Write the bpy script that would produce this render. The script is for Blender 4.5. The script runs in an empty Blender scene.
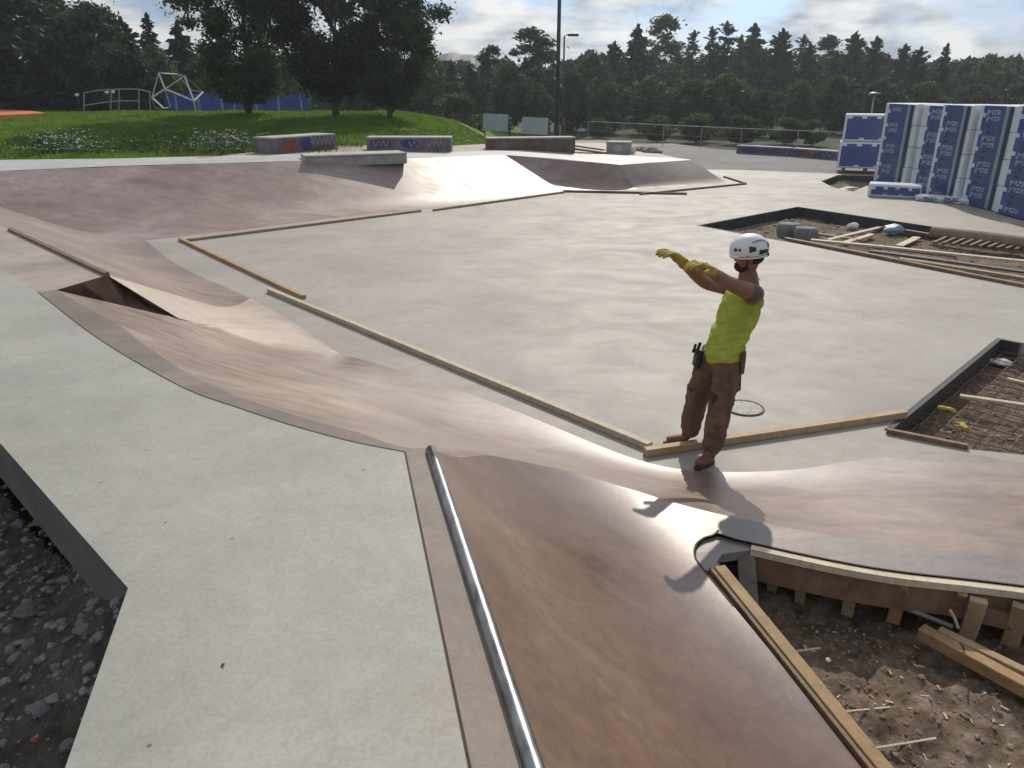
import bpy, bmesh, math, random
import numpy as np
from mathutils import Vector, Matrix, noise
from mathutils.geometry import delaunay_2d_cdt

random.seed(7); rng = np.random.default_rng(7)
R = math.radians
scene = bpy.context.scene
COL = scene.collection

# ------------------------------------------------------------------ camera, sky, sun, exposure
F_PX, CAM_H = 745.0, 2.88
PITCH = math.atan(296 / 745)
cam_d = bpy.data.cameras.new("camera"); cam = bpy.data.objects.new("camera", cam_d); COL.objects.link(cam)
cam.location = (0, 0, CAM_H); cam.rotation_euler = (math.pi / 2 - PITCH, 0, 0)
cam_d.sensor_width = 36; cam_d.lens = F_PX / 1024 * 36
cam_d.clip_start = 0.05; cam_d.clip_end = 3000
scene.camera = cam

SUN_EL, SUN_AZ = R(37), R(12)          # azimuth measured from +Y towards +X
world = bpy.data.worlds.new("World"); scene.world = world; world.use_nodes = True
wt = world.node_tree; wn, wl = wt.nodes, wt.links
wn.clear()
wout = wn.new("ShaderNodeOutputWorld"); wbg = wn.new("ShaderNodeBackground")
sky = wn.new("ShaderNodeTexSky"); sky.sky_type = 'NISHITA'; sky.sun_disc = False
sky.sun_elevation = SUN_EL; sky.sun_rotation = SUN_AZ
sky.air_density = 1.0; sky.dust_density = 1.2; sky.ozone_density = 1.2
geo = wn.new("ShaderNodeTexCoord")
sep = wn.new("ShaderNodeSeparateXYZ"); wl.new(geo.outputs['Generated'], sep.inputs[0])
# clouds laid out on a flat layer above the place: direction / (height + small)
add = wn.new("ShaderNodeMath"); add.operation = 'ADD'; add.inputs[1].default_value = 0.30
absn = wn.new("ShaderNodeMath"); absn.operation = 'ABSOLUTE'; wl.new(sep.outputs['Z'], absn.inputs[0])
wl.new(absn.outputs[0], add.inputs[0])
div = wn.new("ShaderNodeVectorMath"); div.operation = 'SCALE'
inv = wn.new("ShaderNodeMath"); inv.operation = 'DIVIDE'; inv.inputs[0].default_value = 1.0
wl.new(add.outputs[0], inv.inputs[1]); wl.new(geo.outputs['Generated'], div.inputs[0]); wl.new(inv.outputs[0], div.inputs['Scale'])
n1 = wn.new("ShaderNodeTexNoise"); n1.inputs['Scale'].default_value = 2.3; n1.inputs['Detail'].default_value = 7
n1.inputs['Roughness'].default_value = 0.58; n1.inputs['Distortion'].default_value = 0.35
wl.new(div.outputs[0], n1.inputs['Vector'])
cr = wn.new("ShaderNodeValToRGB"); cr.color_ramp.elements[0].position = 0.38; cr.color_ramp.elements[1].position = 0.52
wl.new(n1.outputs['Fac'], cr.inputs[0])
n2 = wn.new("ShaderNodeTexNoise"); n2.inputs['Scale'].default_value = 4.5; n2.inputs['Detail'].default_value = 5
wl.new(div.outputs[0], n2.inputs['Vector'])
cr2 = wn.new("ShaderNodeValToRGB"); cr2.color_ramp.elements[0].position = 0.36; cr2.color_ramp.elements[1].position = 0.62
cr2.color_ramp.elements[0].color = (4.2, 5.0, 6.0, 1); cr2.color_ramp.elements[1].color = (12.0, 12.0, 11.8, 1)
wl.new(n2.outputs['Fac'], cr2.inputs[0])
tint = wn.new("ShaderNodeMix"); tint.data_type = 'RGBA'; tint.blend_type = 'MULTIPLY'; tint.inputs[0].default_value = 1.0
tint.inputs[7].default_value = (.62, .86, 1.35, 1); wl.new(sky.outputs[0], tint.inputs[6])
mix = wn.new("ShaderNodeMix"); mix.data_type = 'RGBA'
wl.new(cr.outputs['Color'], mix.inputs[0]); wl.new(tint.outputs[2], mix.inputs[6]); wl.new(cr2.outputs['Color'], mix.inputs[7])
# clouds and air glow towards the sun
sv = wn.new("ShaderNodeVectorMath"); sv.operation = 'DOT_PRODUCT'; wl.new(geo.outputs['Generated'], sv.inputs[0])
sv.inputs[1].default_value = (math.cos(SUN_EL) * math.sin(SUN_AZ), math.cos(SUN_EL) * math.cos(SUN_AZ), math.sin(SUN_EL))
smx = wn.new("ShaderNodeMath"); smx.operation = 'MAXIMUM'; smx.inputs[1].default_value = 0; wl.new(sv.outputs['Value'], smx.inputs[0])
spw = wn.new("ShaderNodeMath"); spw.operation = 'POWER'; spw.inputs[1].default_value = 14; wl.new(smx.outputs[0], spw.inputs[0])
sma = wn.new("ShaderNodeMath"); sma.operation = 'MULTIPLY_ADD'; sma.inputs[1].default_value = 2.6; sma.inputs[2].default_value = 1.2; wl.new(spw.outputs[0], sma.inputs[0])
ssc = wn.new("ShaderNodeVectorMath"); ssc.operation = 'SCALE'; wl.new(mix.outputs[2], ssc.inputs[0]); wl.new(sma.outputs[0], ssc.inputs['Scale'])
wl.new(ssc.outputs[0], wbg.inputs[0]); wbg.inputs[1].default_value = 0.072
wl.new(wbg.outputs[0], wout.inputs[0])

sun_d = bpy.data.lights.new("sun", 'SUN'); sun = bpy.data.objects.new("sun", sun_d); COL.objects.link(sun)
sun_d.energy = 4.0; sun_d.angle = R(0.53); sun_d.color = (1.0, 0.90, 0.76)
sdir = Vector((math.cos(SUN_EL) * math.sin(SUN_AZ), math.cos(SUN_EL) * math.cos(SUN_AZ), math.sin(SUN_EL)))
sun.rotation_euler = sdir.to_track_quat('Z', 'Y').to_euler()
scene.view_settings.view_transform = 'Standard'; scene.view_settings.look = 'None'
scene.view_settings.exposure = -0.38; scene.view_settings.gamma = 1.0
scene.cycles.max_bounces = 6; scene.cycles.transparent_max_bounces = 6

# ------------------------------------------------------------------ helpers
CP, SP = math.cos(PITCH), math.sin(PITCH)
def ray(px, py):
    dx = (px - 512) / F_PX; dy = -(py - 384) / F_PX
    return dx, CP + dy * SP, -SP + dy * CP
def at(px, py, z=0.0):
    dx, fy, fz = ray(px, py); t = (z - CAM_H) / fz
    return Vector((dx * t, fy * t, z))
def atY(px, py, Y):
    dx, fy, fz = ray(px, py); t = Y / fy
    return Vector((dx * t, Y, CAM_H + fz * t))
def top_z(py, Y):
    return atY(512, py, Y).z

def tag(o, label=None, cat=None, group=None, kind=None):
    if label: o['label'] = label
    if cat: o['category'] = cat
    if group: o['group'] = group
    if kind: o['kind'] = kind
    return o
def empty(name, loc=(0, 0, 0), rz=0, label=None, cat=None, group=None):
    o = bpy.data.objects.new(name, None); COL.objects.link(o)
    o.location = loc; o.rotation_euler = (0, 0, rz); o.empty_display_size = 0.1
    return tag(o, label, cat, group)
def mesh_obj(name, verts, faces, mat, parent=None, smooth=False, loc=None):
    me = bpy.data.meshes.new(name); me.from_pydata([tuple(v) for v in verts], [], faces)
    me.update()
    if smooth: me.polygons.foreach_set('use_smooth', [True] * len(me.polygons))
    if mat:
        for m in (mat if isinstance(mat, (list, tuple)) else [mat]): me.materials.append(m)
    o = bpy.data.objects.new(name, me); COL.objects.link(o)
    if parent: o.parent = parent
    if loc is not None: o.location = loc
    return o
def np_mesh(name, V, n, mat, smooth=False):
    """V: (k*n,3) array, faces of n consecutive vertices"""
    me = bpy.data.meshes.new(name); k = len(V) // n
    me.vertices.add(len(V)); me.vertices.foreach_set('co', V.astype(np.float32).ravel())
    me.loops.add(len(V)); me.loops.foreach_set('vertex_index', np.arange(len(V), dtype=np.int32))
    me.polygons.add(k); me.polygons.foreach_set('loop_start', np.arange(0, len(V), n, dtype=np.int32))
    me.polygons.foreach_set('loop_total', np.full(k, n, dtype=np.int32))
    me.update(calc_edges=True); me.materials.append(mat)
    return me

class MB:
    def __init__(s): s.v = []; s.f = []
    def raw(s, V, Fc):
        b = len(s.v); s.v += [Vector(q) for q in V]; s.f += [tuple(b + i for i in f) for f in Fc]
    def box(s, c, d, rot=None, bev=0.0):
        x, y, z = d[0] / 2, d[1] / 2, d[2] / 2
        V = [Vector((sx * x, sy * y, sz * z)) for sz in (-1, 1) for sy in (-1, 1) for sx in (-1, 1)]
        if rot is not None: V = [rot @ v for v in V]
        c = Vector(c); V = [v + c for v in V]
        s.raw(V, [(0, 2, 3, 1), (4, 5, 7, 6), (0, 1, 5, 4), (2, 6, 7, 3), (0, 4, 6, 2), (1, 3, 7, 5)])
    def bar(s, p0, p1, w, h, roll=0.0, warp=0.0, n=1):
        """rectangular bar between two points; w sideways, h upwards"""
        p0, p1 = Vector(p0), Vector(p1); d = (p1 - p0)
        up = Vector((0, 0, 1)); dn = d.normalized()
        if abs(dn.z) > 0.98: up = Vector((0, 1, 0))
        sd = dn.cross(up).normalized(); up = sd.cross(dn).normalized()
        if roll:
            q = Matrix.Rotation(roll, 3, dn); sd = q @ sd; up = q @ up
        V = []
        for i in range(n + 1):
            t = i / n; c = p0 + d * t + sd * warp * math.sin(t * math.pi) + up * warp * .3 * math.sin(t * 5)
            V += [c - sd * w / 2 - up * h / 2, c + sd * w / 2 - up * h / 2, c + sd * w / 2 + up * h / 2, c - sd * w / 2 + up * h / 2]
        Fc = [(3, 2, 1, 0), tuple(4 * n + k for k in range(4))]
        for i in range(n):
            a = 4 * i
            Fc += [(a + k, a + (k + 1) % 4, a + 4 + (k + 1) % 4, a + 4 + k) for k in range(4)]
        s.raw(V, Fc)
    def tube(s, pts, r, n=8, cap=True):
        pts = [Vector(p) for p in pts]; rs = r if isinstance(r, (list, tuple)) else [r] * len(pts)
        V = []
        for i, p in enumerate(pts):
            d = (pts[min(i + 1, len(pts) - 1)] - pts[max(i - 1, 0)]).normalized()
            a = d.cross(Vector((0, 0, 1)) if abs(d.z) < .9 else Vector((1, 0, 0))).normalized(); b = d.cross(a)
            V += [p + (a * math.cos(2 * math.pi * k / n) + b * math.sin(2 * math.pi * k / n)) * rs[i] for k in range(n)]
        Fc = []
        for i in range(len(pts) - 1):
            for k in range(n):
                Fc.append((i * n + k, (i + 1) * n + k, (i + 1) * n + (k + 1) % n, i * n + (k + 1) % n))
        if cap: Fc += [tuple(range(n)), tuple((len(pts) - 1) * n + k for k in reversed(range(n)))]
        s.raw(V, Fc)
    def prism(s, poly, z0, z1):
        n = len(poly); V = [(p[0], p[1], z0) for p in poly] + [(p[0], p[1], z1) for p in poly]
        s.raw(V, [tuple(reversed(range(n))), tuple(range(n, 2 * n))] + [(i, (i + 1) % n, n + (i + 1) % n, n + i) for i in range(n)])
    def build(s, name, mat, parent=None, smooth=False, bevel=0.0, origin=None):
        V = s.v
        if origin is not None:
            o0 = Vector(origin); V = [v - o0 for v in V]
        o = mesh_obj(name, V, s.f, mat, parent, smooth, loc=origin)
        if bevel:
            bm = bmesh.new(); bm.from_mesh(o.data)
            bmesh.ops.recalc_face_normals(bm, faces=bm.faces)
            es = [e for e in bm.edges if len(e.link_faces) == 2 and e.calc_face_angle(0) > .5]
            bmesh.ops.bevel(bm, geom=es, offset=bevel, segments=1, affect='EDGES', clamp_overlap=True)
            bm.to_mesh(o.data); bm.free()
        return o

# ------------------------------------------------------------------ materials
def mat_new(name):
    m = bpy.data.materials.new(name); m.use_nodes = True
    return m, m.node_tree.nodes, m.node_tree.links, m.node_tree.nodes['Principled BSDF']
def ramp(nodes, stops):
    r = nodes.new("ShaderNodeValToRGB"); e = r.color_ramp.elements
    e[0].position, e[0].color = stops[0][0], (*stops[0][1], 1); e[1].position, e[1].color = stops[-1][0], (*stops[-1][1], 1)
    for p, c in stops[1:-1]:
        q = e.new(p); q.color = (*c, 1)
    return r
def tex_noise(N, L, vec, scale, detail=4, rough=.55, dist=0.0):
    n = N.new("ShaderNodeTexNoise"); n.inputs['Scale'].default_value = scale; n.inputs['Detail'].default_value = detail
    n.inputs['Roughness'].default_value = rough; n.inputs['Distortion'].default_value = dist
    L.new(vec, n.inputs['Vector']); return n
def mixc(N, L, fac, a, b, mode='MIX'):
    m = N.new("ShaderNodeMix"); m.data_type = 'RGBA'; m.blend_type = mode
    if isinstance(fac, (int, float)): m.inputs[0].default_value = fac
    else: L.new(fac, m.inputs[0])
    for i, c in ((6, a), (7, b)):
        if isinstance(c, tuple): m.inputs[i].default_value = (*c, 1)
        else: L.new(c, m.inputs[i])
    return m.outputs[2]
def mapping(N, L, rot=0, scale=(1, 1, 1)):
    tc = N.new("ShaderNodeTexCoord"); mp = N.new("ShaderNodeMapping")
    mp.inputs['Rotation'].default_value = (0, 0, rot); mp.inputs['Scale'].default_value = scale
    L.new(tc.outputs['Object'], mp.inputs['Vector']); return mp.outputs[0]
def bump(N, L, h, strength, dist, bsdf):
    b = N.new("ShaderNodeBump"); b.inputs['Strength'].default_value = strength; b.inputs['Distance'].default_value = dist
    L.new(h, b.inputs['Height']); L.new(b.outputs[0], bsdf.inputs['Normal'])

def concrete(name, c1, c2, c3, rot=0, stretch=6, streak=.5, rough=(.45, .8), specks=.4, bscale=.25, stain=(.25, .16, .10), stain_amt=.35, wetc=0.0, arcs=.4, sscale=.9, blot=.6):
    m, N, L, B = mat_new(name)
    v = mapping(N, L); vs = mapping(N, L, rot, (1, stretch, 1))
    big = tex_noise(N, L, v, .55, 4, .6, .6)
    base = ramp(N, [(.35, c1), (.52, c2), (.68, c3)]); L.new(big.outputs['Fac'], base.inputs[0])
    st = tex_noise(N, L, vs, sscale, 6, .62, 1.1)
    sr = ramp(N, [(.38, (.72,) * 3), (.62, (1.22,) * 3)]); L.new(st.outputs['Fac'], sr.inputs[0])
    col = mixc(N, L, streak, base.outputs[0], sr.outputs[0], 'MULTIPLY')
    # trowel arcs and faint brush swirls
    arc = tex_noise(N, L, v, 2.6, 5, .65, 3.0)
    ar = ramp(N, [(.42, (.90,) * 3), (.58, (1.08,) * 3)]); L.new(arc.outputs['Fac'], ar.inputs[0])
    col = mixc(N, L, arcs, col, ar.outputs[0], 'MULTIPLY')
    # blotchy curing and pale scuffs
    bl = tex_noise(N, L, v, 4.2, 7, .72, .2)
    b_r = ramp(N, [(.34, (.86,) * 3), (.5, (1.0,) * 3), (.68, (1.12,) * 3)]); L.new(bl.outputs['Fac'], b_r.inputs[0])
    col = mixc(N, L, blot, col, b_r.outputs[0], 'MULTIPLY')
    ar2 = tex_noise(N, L, v, 9.5, 6, .7, 2.2)
    a2r = ramp(N, [(.38, (.88,) * 3), (.5, (1.0,) * 3), (.62, (1.10,) * 3)]); L.new(ar2.outputs['Fac'], a2r.inputs[0])
    col = mixc(N, L, min(1, arcs * 1.3), col, a2r.outputs[0], 'MULTIPLY')
    # brown earth stains
    sn = tex_noise(N, L, v, 1.3, 5, .7, .4)
    sf = ramp(N, [(.55, (0,) * 3), (.70, (1,) * 3)]); L.new(sn.outputs['Fac'], sf.inputs[0])
    sm = N.new("ShaderNodeMath"); sm.operation = 'MULTIPLY'; sm.inputs[1].default_value = stain_amt; L.new(sf.outputs[0], sm.inputs[0])
    col = mixc(N, L, sm.outputs[0], col, stain)
    # fine grain and specks
    fg = tex_noise(N, L, v, 60, 4, .7); fr = ramp(N, [(.3, (.80,) * 3), (.7, (1.16,) * 3)]); L.new(fg.outputs['Fac'], fr.inputs[0])
    col = mixc(N, L, .6, col, fr.outputs[0], 'MULTIPLY')
    vo = N.new("ShaderNodeTexVoronoi"); vo.inputs['Scale'].default_value = 5.5; L.new(v, vo.inputs['Vector'])
    vf = ramp(N, [(.03, (1,) * 3), (.05, (0,) * 3)]); L.new(vo.outputs['Distance'], vf.inputs[0])
    vm = N.new("ShaderNodeMath"); vm.operation = 'MULTIPLY'; vm.inputs[1].default_value = specks; L.new(vf.outputs[0], vm.inputs[0])
    col = mixc(N, L, vm.outputs[0], col, (.05, .045, .04))
    L.new(col, B.inputs['Base Color'])
    rr = N.new("ShaderNodeMapRange"); rr.inputs[1].default_value = .35; rr.inputs[2].default_value = .65
    rr.inputs[3].default_value = rough[0]; rr.inputs[4].default_value = rough[1]
    L.new(st.outputs['Fac'], rr.inputs[0]); L.new(rr.outputs[0], B.inputs['Roughness'])
    mx = N.new("ShaderNodeMath"); mx.operation = 'MULTIPLY_ADD'; mx.inputs[1].default_value = .25
    L.new(fg.outputs['Fac'], mx.inputs[0]); L.new(arc.outputs['Fac'], mx.inputs[2])
    bump(N, L, mx.outputs[0], bscale, .006, B)
    if wetc:
        B.inputs['Coat Weight'].default_value = wetc; B.inputs['Coat Roughness'].default_value = .34
    return m

def simple(name, c1, c2=None, scale=8, rough=.6, metal=0.0, bs=.2, bd=.004, stretch=None, rot=0, objrand=0.0):
    m, N, L, B = mat_new(name)
    c2 = c2 or tuple(x * .75 for x in c1)
    v = mapping(N, L, rot, stretch or (1, 1, 1))
    n = tex_noise(N, L, v, scale, 5, .62, .3)
    r = ramp(N, [(.32, c2), (.66, c1)]); L.new(n.outputs['Fac'], r.inputs[0])
    col = r.outputs[0]
    if objrand:
        oi = N.new("ShaderNodeObjectInfo"); mr = N.new("ShaderNodeMapRange")
        mr.inputs[3].default_value = 1 - objrand; mr.inputs[4].default_value = 1 + objrand
        L.new(oi.outputs['Random'], mr.inputs[0])
        hv = N.new("ShaderNodeHueSaturation"); L.new(mr.outputs[0], hv.inputs['Value']); L.new(col, hv.inputs['Color']); col = hv.outputs[0]
    L.new(col, B.inputs['Base Color'])
    B.inputs['Roughness'].default_value = rough; B.inputs['Metallic'].default_value = metal
    if bs: bump(N, L, n.outputs['Fac'], bs, bd, B)
    return m

def wood(name, c1, c2, rough=.7):
    m, N, L, B = mat_new(name)
    tc = N.new("ShaderNodeTexCoord"); 
    w = tex_noise(N, L, tc.outputs['Object'], 3.5, 5, .6, 2.0)
    g = tex_noise(N, L, tc.outputs['Object'], 38, 4, .7, .8)
    r = ramp(N, [(.3, c2), (.65, c1)]); L.new(w.outputs['Fac'], r.inputs[0])
    r2 = ramp(N, [(.3, (.7,) * 3), (.7, (1.15,) * 3)]); L.new(g.outputs['Fac'], r2.inputs[0])
    col = mixc(N, L, .7, r.outputs[0], r2.outputs[0], 'MULTIPLY')
    oi = N.new("ShaderNodeObjectInfo"); mr = N.new("ShaderNodeMapRange"); mr.inputs[3].default_value = .78; mr.inputs[4].default_value = 1.15
    L.new(oi.outputs['Random'], mr.inputs[0]); hv = N.new("ShaderNodeHueSaturation")
    L.new(mr.outputs[0], hv.inputs['Value']); L.new(col, hv.inputs['Color'])
    L.new(hv.outputs[0], B.inputs['Base Color']); B.inputs['Roughness'].default_value = rough
    bump(N, L, g.outputs['Fac'], .3, .002, B)
    return m

def foliage(name, c1, c2, trans=.35, rnd=.42):
    m, N, L, B = mat_new(name)
    tc = N.new("ShaderNodeTexCoord"); n = tex_noise(N, L, tc.outputs['Object'], .7, 3, .6)
    r = ramp(N, [(.35, c2), (.65, c1)]); L.new(n.outputs['Fac'], r.inputs[0])
    oi = N.new("ShaderNodeObjectInfo"); mr = N.new("ShaderNodeMapRange"); mr.inputs[3].default_value = 1 - rnd; mr.inputs[4].default_value = 1 + rnd
    L.new(oi.outputs['Random'], mr.inputs[0]); hv = N.new("ShaderNodeHueSaturation")
    L.new(mr.outputs[0], hv.inputs['Value']); L.new(r.outputs[0], hv.inputs['Color'])
    B.inputs['Roughness'].default_value = .6; B.inputs['Specular IOR Level'].default_value = .12; L.new(hv.outputs[0], B.inputs['Base Color'])
    t = N.new("ShaderNodeBsdfTranslucent"); L.new(hv.outputs[0], t.inputs['Color'])
    ms = N.new("ShaderNodeMixShader"); ms.inputs[0].default_value = trans
    L.new(B.outputs[0], ms.inputs[1]); L.new(t.outputs[0], ms.inputs[2])
    L.new(ms.outputs[0], N['Material Output'].inputs['Surface'])
    return m

M = {}
M['deck'] = concrete('deck_concrete', (.285, .285, .25), (.33, .327, .29), (.375, .37, .33), rough=(.6, .75), streak=.12, stretch=2, stain=(.32, .22, .14), stain_amt=.35, specks=.7, bscale=.1, arcs=.3, blot=.3)
M['deck_side'] = concrete('shaded_form_side', (.10, .095, .09), (.13, .125, .115), (.17, .16, .15), rough=(.7, .85), streak=.3)  # deck side walls: shade painted in as a darker formed concrete
M['floor'] = concrete('floor_concrete', (.28, .258, .228), (.318, .295, .262), (.36, .335, .298), rot=.5, stretch=1.5, rough=(.62, .74), streak=.08, stain=(.29, .18, .12), stain_amt=.5, specks=.5, bscale=.08, arcs=.2, blot=.4)
M['apron'] = concrete('apron_concrete', (.36, .29, .23), (.41, .335, .27), (.45, .38, .31), rot=-.7, stretch=3, rough=(.5, .62), streak=.2, stain_amt=.1)
M['bank'] = concrete('bank_concrete', (.155, .09, .06), (.22, .145, .105), (.30, .225, .17), rot=R(-38), stretch=2.6, streak=.55, rough=(.36, .5), stain=(.18, .095, .06), stain_amt=.45, specks=.2, wetc=.55, sscale=1.6)
M['bank_far'] = concrete('far_bank_concrete', (.215, .145, .125), (.27, .195, .17), (.34, .265, .235), rot=R(-55), stretch=3, streak=.6, rough=(.38, .5), stain=(.2, .13, .1), stain_amt=.35, specks=.2, sscale=1.1)
M['ramp'] = concrete('brown_concrete', (.108, .051, .026), (.15, .077, .041), (.21, .13, .085), rot=R(65), stretch=1.6, streak=.4, rough=(.34, .5), stain=(.12, .055, .028), stain_amt=.5, specks=.1, bscale=.25, wetc=.5, arcs=.8, sscale=1.8)
M['strip'] = concrete('edge_concrete', (.15, .118, .098), (.19, .152, .128), (.24, .20, .17), rot=R(60), stretch=3, streak=.5, rough=(.55, .7), stain_amt=.3, sscale=2)
M['ext'] = concrete('pinkish_concrete', (.29, .235, .20), (.34, .285, .245), (.38, .325, .285), rough=(.5, .7), streak=.2, stretch=2, stain_amt=.2)
M['asphalt'] = concrete('asphalt', (.085, .083, .08), (.11, .108, .103), (.14, .135, .13), rough=(.75, .9), streak=.6, stain=(.16, .14, .12), stain_amt=.4, specks=.2)
M['concrete_old'] = simple('old_concrete', (.34, .33, .31), (.24, .23, .22), 5, .8)
M['darkform'] = simple('form_liner', (.05, .048, .045), (.025, .024, .024), 6, .7)
M['steel'] = simple('galvanised_pipe', (.42, .42, .40), (.16, .15, .14), 22, .28, 1.0, .08, .001, stretch=(1, .25, 1))
M['rust'] = simple('rusty_steel', (.30, .17, .10), (.14, .08, .05), 30, .8, .3)
M['timber'] = wood('timber', (.46, .33, .19), (.34, .23, .12))
M['timber_pale'] = wood('pale_timber', (.60, .52, .38), (.46, .38, .26))
M['timber_wet'] = wood('weathered_timber', (.24, .15, .085), (.13, .08, .05))
M['timber_yellow'] = wood('yellow_form_timber', (.42, .27, .12), (.28, .17, .075))
M['timber_grey'] = wood('grey_timber', (.17, .145, .12), (.09, .078, .066))
M['seal'] = simple('joint_rust_line', (.07, .035, .02), (.035, .02, .014), 12, .8)

# ------------------------------------------------------------------ surfaces of the park
def cr_resample(pts, per):
    if per == 0: return list(pts)
    """Catmull-Rom through control points, `per` samples for each segment"""
    P = [Vector(p) for p in pts]; out = []
    for i in range(len(P) - 1):
        p0 = P[i - 1] if i > 0 else P[i] * 2 - P[i + 1]; p1, p2 = P[i], P[i + 1]
        p3 = P[i + 2] if i + 2 < len(P) else P[i + 1] * 2 - P[i]
        for k in range(per):
            t = k / per
            out.append(.5 * ((2 * p1) + (p2 - p0) * t + (2 * p0 - 5 * p1 + 4 * p2 - p3) * t * t + (3 * p1 - p0 - 3 * p2 + p3) * t ** 3))
    out.append(P[-1]); return out
def poly_at(pl, t):
    L_ = [0]
    for a, b in zip(pl[:-1], pl[1:]): L_.append(L_[-1] + (b - a).length)
    s = t * L_[-1]
    for i in range(len(pl) - 1):
        if s <= L_[i + 1] or i == len(pl) - 2: return pl[i].lerp(pl[i + 1], (s - L_[i]) / max(1e-9, L_[i + 1] - L_[i]))
def cr_flat(pts, per):
    if per == 0: return list(pts)
    """spline in plan, straight in height"""
    c = cr_resample(pts, per)
    for i in range(len(c)):
        k = min(i // per, len(pts) - 2); t = (i - k * per) / per; c[i].z = pts[k].z + (pts[k + 1].z - pts[k].z) * t
    return c
def prof(u, a):
    return ((u * u / (2 * a)) if u < a else (u - a / 2)) / (1 - a / 2)
def loft(name, foot, lip, mat, a=.3, per=8, nv=24, smoothc=True, kind='structure', parent=None):
    n = len(foot); assert n == len(lip), (name, n, len(lip))
    fc = cr_flat(foot, per) if smoothc else lin(foot, per); lc = cr_flat(lip, per) if smoothc else lin(lip, per)
    if per == 0: fc, lc = foot, lip
    V = []; Fc = []
    for q_, (f, l) in enumerate(zip(fc, lc)):
        aa = a(q_) if callable(a) else a
        for j in range(nv + 1):
            u = j / nv; p = f.lerp(l, u); p.z = f.z + (l.z - f.z) * prof(u, aa); V.append(p)
    m = len(fc)
    for i in range(m - 1):
        for j in range(nv):
            q = i * (nv + 1) + j; Fc.append((q, q + nv + 1, q + nv + 2, q + 1))
    o = mesh_obj(name, V, Fc, mat, parent, True)
    bm = bmesh.new(); bm.from_mesh(o.data); bmesh.ops.remove_doubles(bm, verts=bm.verts, dist=1e-4); bmesh.ops.recalc_face_normals(bm, faces=bm.faces)
    if sum(f.normal.z for f in bm.faces) < 0: bmesh.ops.reverse_faces(bm, faces=bm.faces)
    bm.to_mesh(o.data); bm.free()
    if kind: o['kind'] = kind
    return o
def lin(pts, per):
    P = [Vector(p) for p in pts]; out = []
    for i in range(len(P) - 1):
        for k in range(per): out.append(P[i].lerp(P[i + 1], k / per))
    out.append(P[-1]); return out
def px(l, z=None):
    return [at(*p) if len(p) > 2 else at(p[0], p[1], z) for p in l]
def ext(l, d, k=1):
    """extend a world polyline past its end"""
    v = (l[-1] - l[-2]).normalized() * d; return l + [l[-1] + v]
def cdt_sheet(name, outer, holes, z, mat, kind='structure', skirt=0.0, hole_walls=None, hole_mat=None):
    verts = [Vector((p[0], p[1])) for p in outer]; faces = [list(range(len(outer)))]
    allp = list(verts); edges = [(i, (i + 1) % len(outer)) for i in range(len(outer))]
    for h in holes:
        b = len(allp); allp += [Vector((p[0], p[1])) for p in h]; edges += [(b + i, b + (i + 1) % len(h)) for i in range(len(h))]
    res = delaunay_2d_cdt(allp, edges, [], 0, 1e-6)
    V2, _, Fs = res[0], res[1], res[2]
    def inside(p, poly):
        c = False; n = len(poly)
        for i in range(n):
            a, b = poly[i], poly[(i + 1) % n]
            if (a[1] > p[1]) != (b[1] > p[1]) and p[0] < (b[0] - a[0]) * (p[1] - a[1]) / (b[1] - a[1]) + a[0]: c = not c
        return c
    keep = []
    for f in Fs:
        c = sum((V2[i] for i in f), Vector((0, 0))) / len(f)
        if inside(c, outer) and not any(inside(c, h) for h in holes): keep.append(tuple(f))
    zz = z if callable(z) else (lambda x, y: z)
    V = [Vector((v.x, v.y, zz(v.x, v.y))) for v in V2]
    o = mesh_obj(name, V, keep, mat)
    bm = bmesh.new(); bm.from_mesh(o.data)
    for f in bm.faces:
        if f.normal.z < 0: f.normal_flip()
    if skirt:
        es = [e for e in bm.edges if e.is_boundary]
        r = bmesh.ops.extrude_edge_only(bm, edges=es)
        bmesh.ops.translate(bm, verts=[g for g in r['geom'] if isinstance(g, bmesh.types.BMVert)], vec=(0, 0, -skirt))
    bm.to_mesh(o.data); bm.free()
    if kind: o['kind'] = kind
    return o

PIT1 = [at(696, 225.5), at(797, 206.6), at(1024, 240), Vector((13.6, 11.2, 0)), Vector((11.6, 7.6, 0)), at(1024, 284.7), at(883, 258), at(764, 238)]
PIT2 = [at(883.6, 430), at(997, 338), at(1024, 343), Vector((8.4, 7.7, 0)), Vector((6.6, 5.1, 0)), at(1024, 455), at(966.6, 449)]
PIT3 = [at(821, 181), at(837, 175), Vector((14.6, 26.2, 0)), Vector((13.8, 24.3, 0)), at(866, 186), at(853, 191.6), at(832, 187)]
floor_outer = [(-9.6, 16.6), (-4.6, 9.8), (-2.4, 7.4), (.9, 5.15), (2.5, 4.9), (6, 4.6), (14, 3), (40, 6), (42, 20), (20, 24.6), (13, 27.3), (8.6, 29.2), (6.2, 29.4), (3.6, 24.4), (1.0, 24.3), (-4, 21.6)]
fl = cdt_sheet('concrete_floor', floor_outer, [PIT1, PIT2, PIT3], 0.0, M['floor'], skirt=.32)

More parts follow.
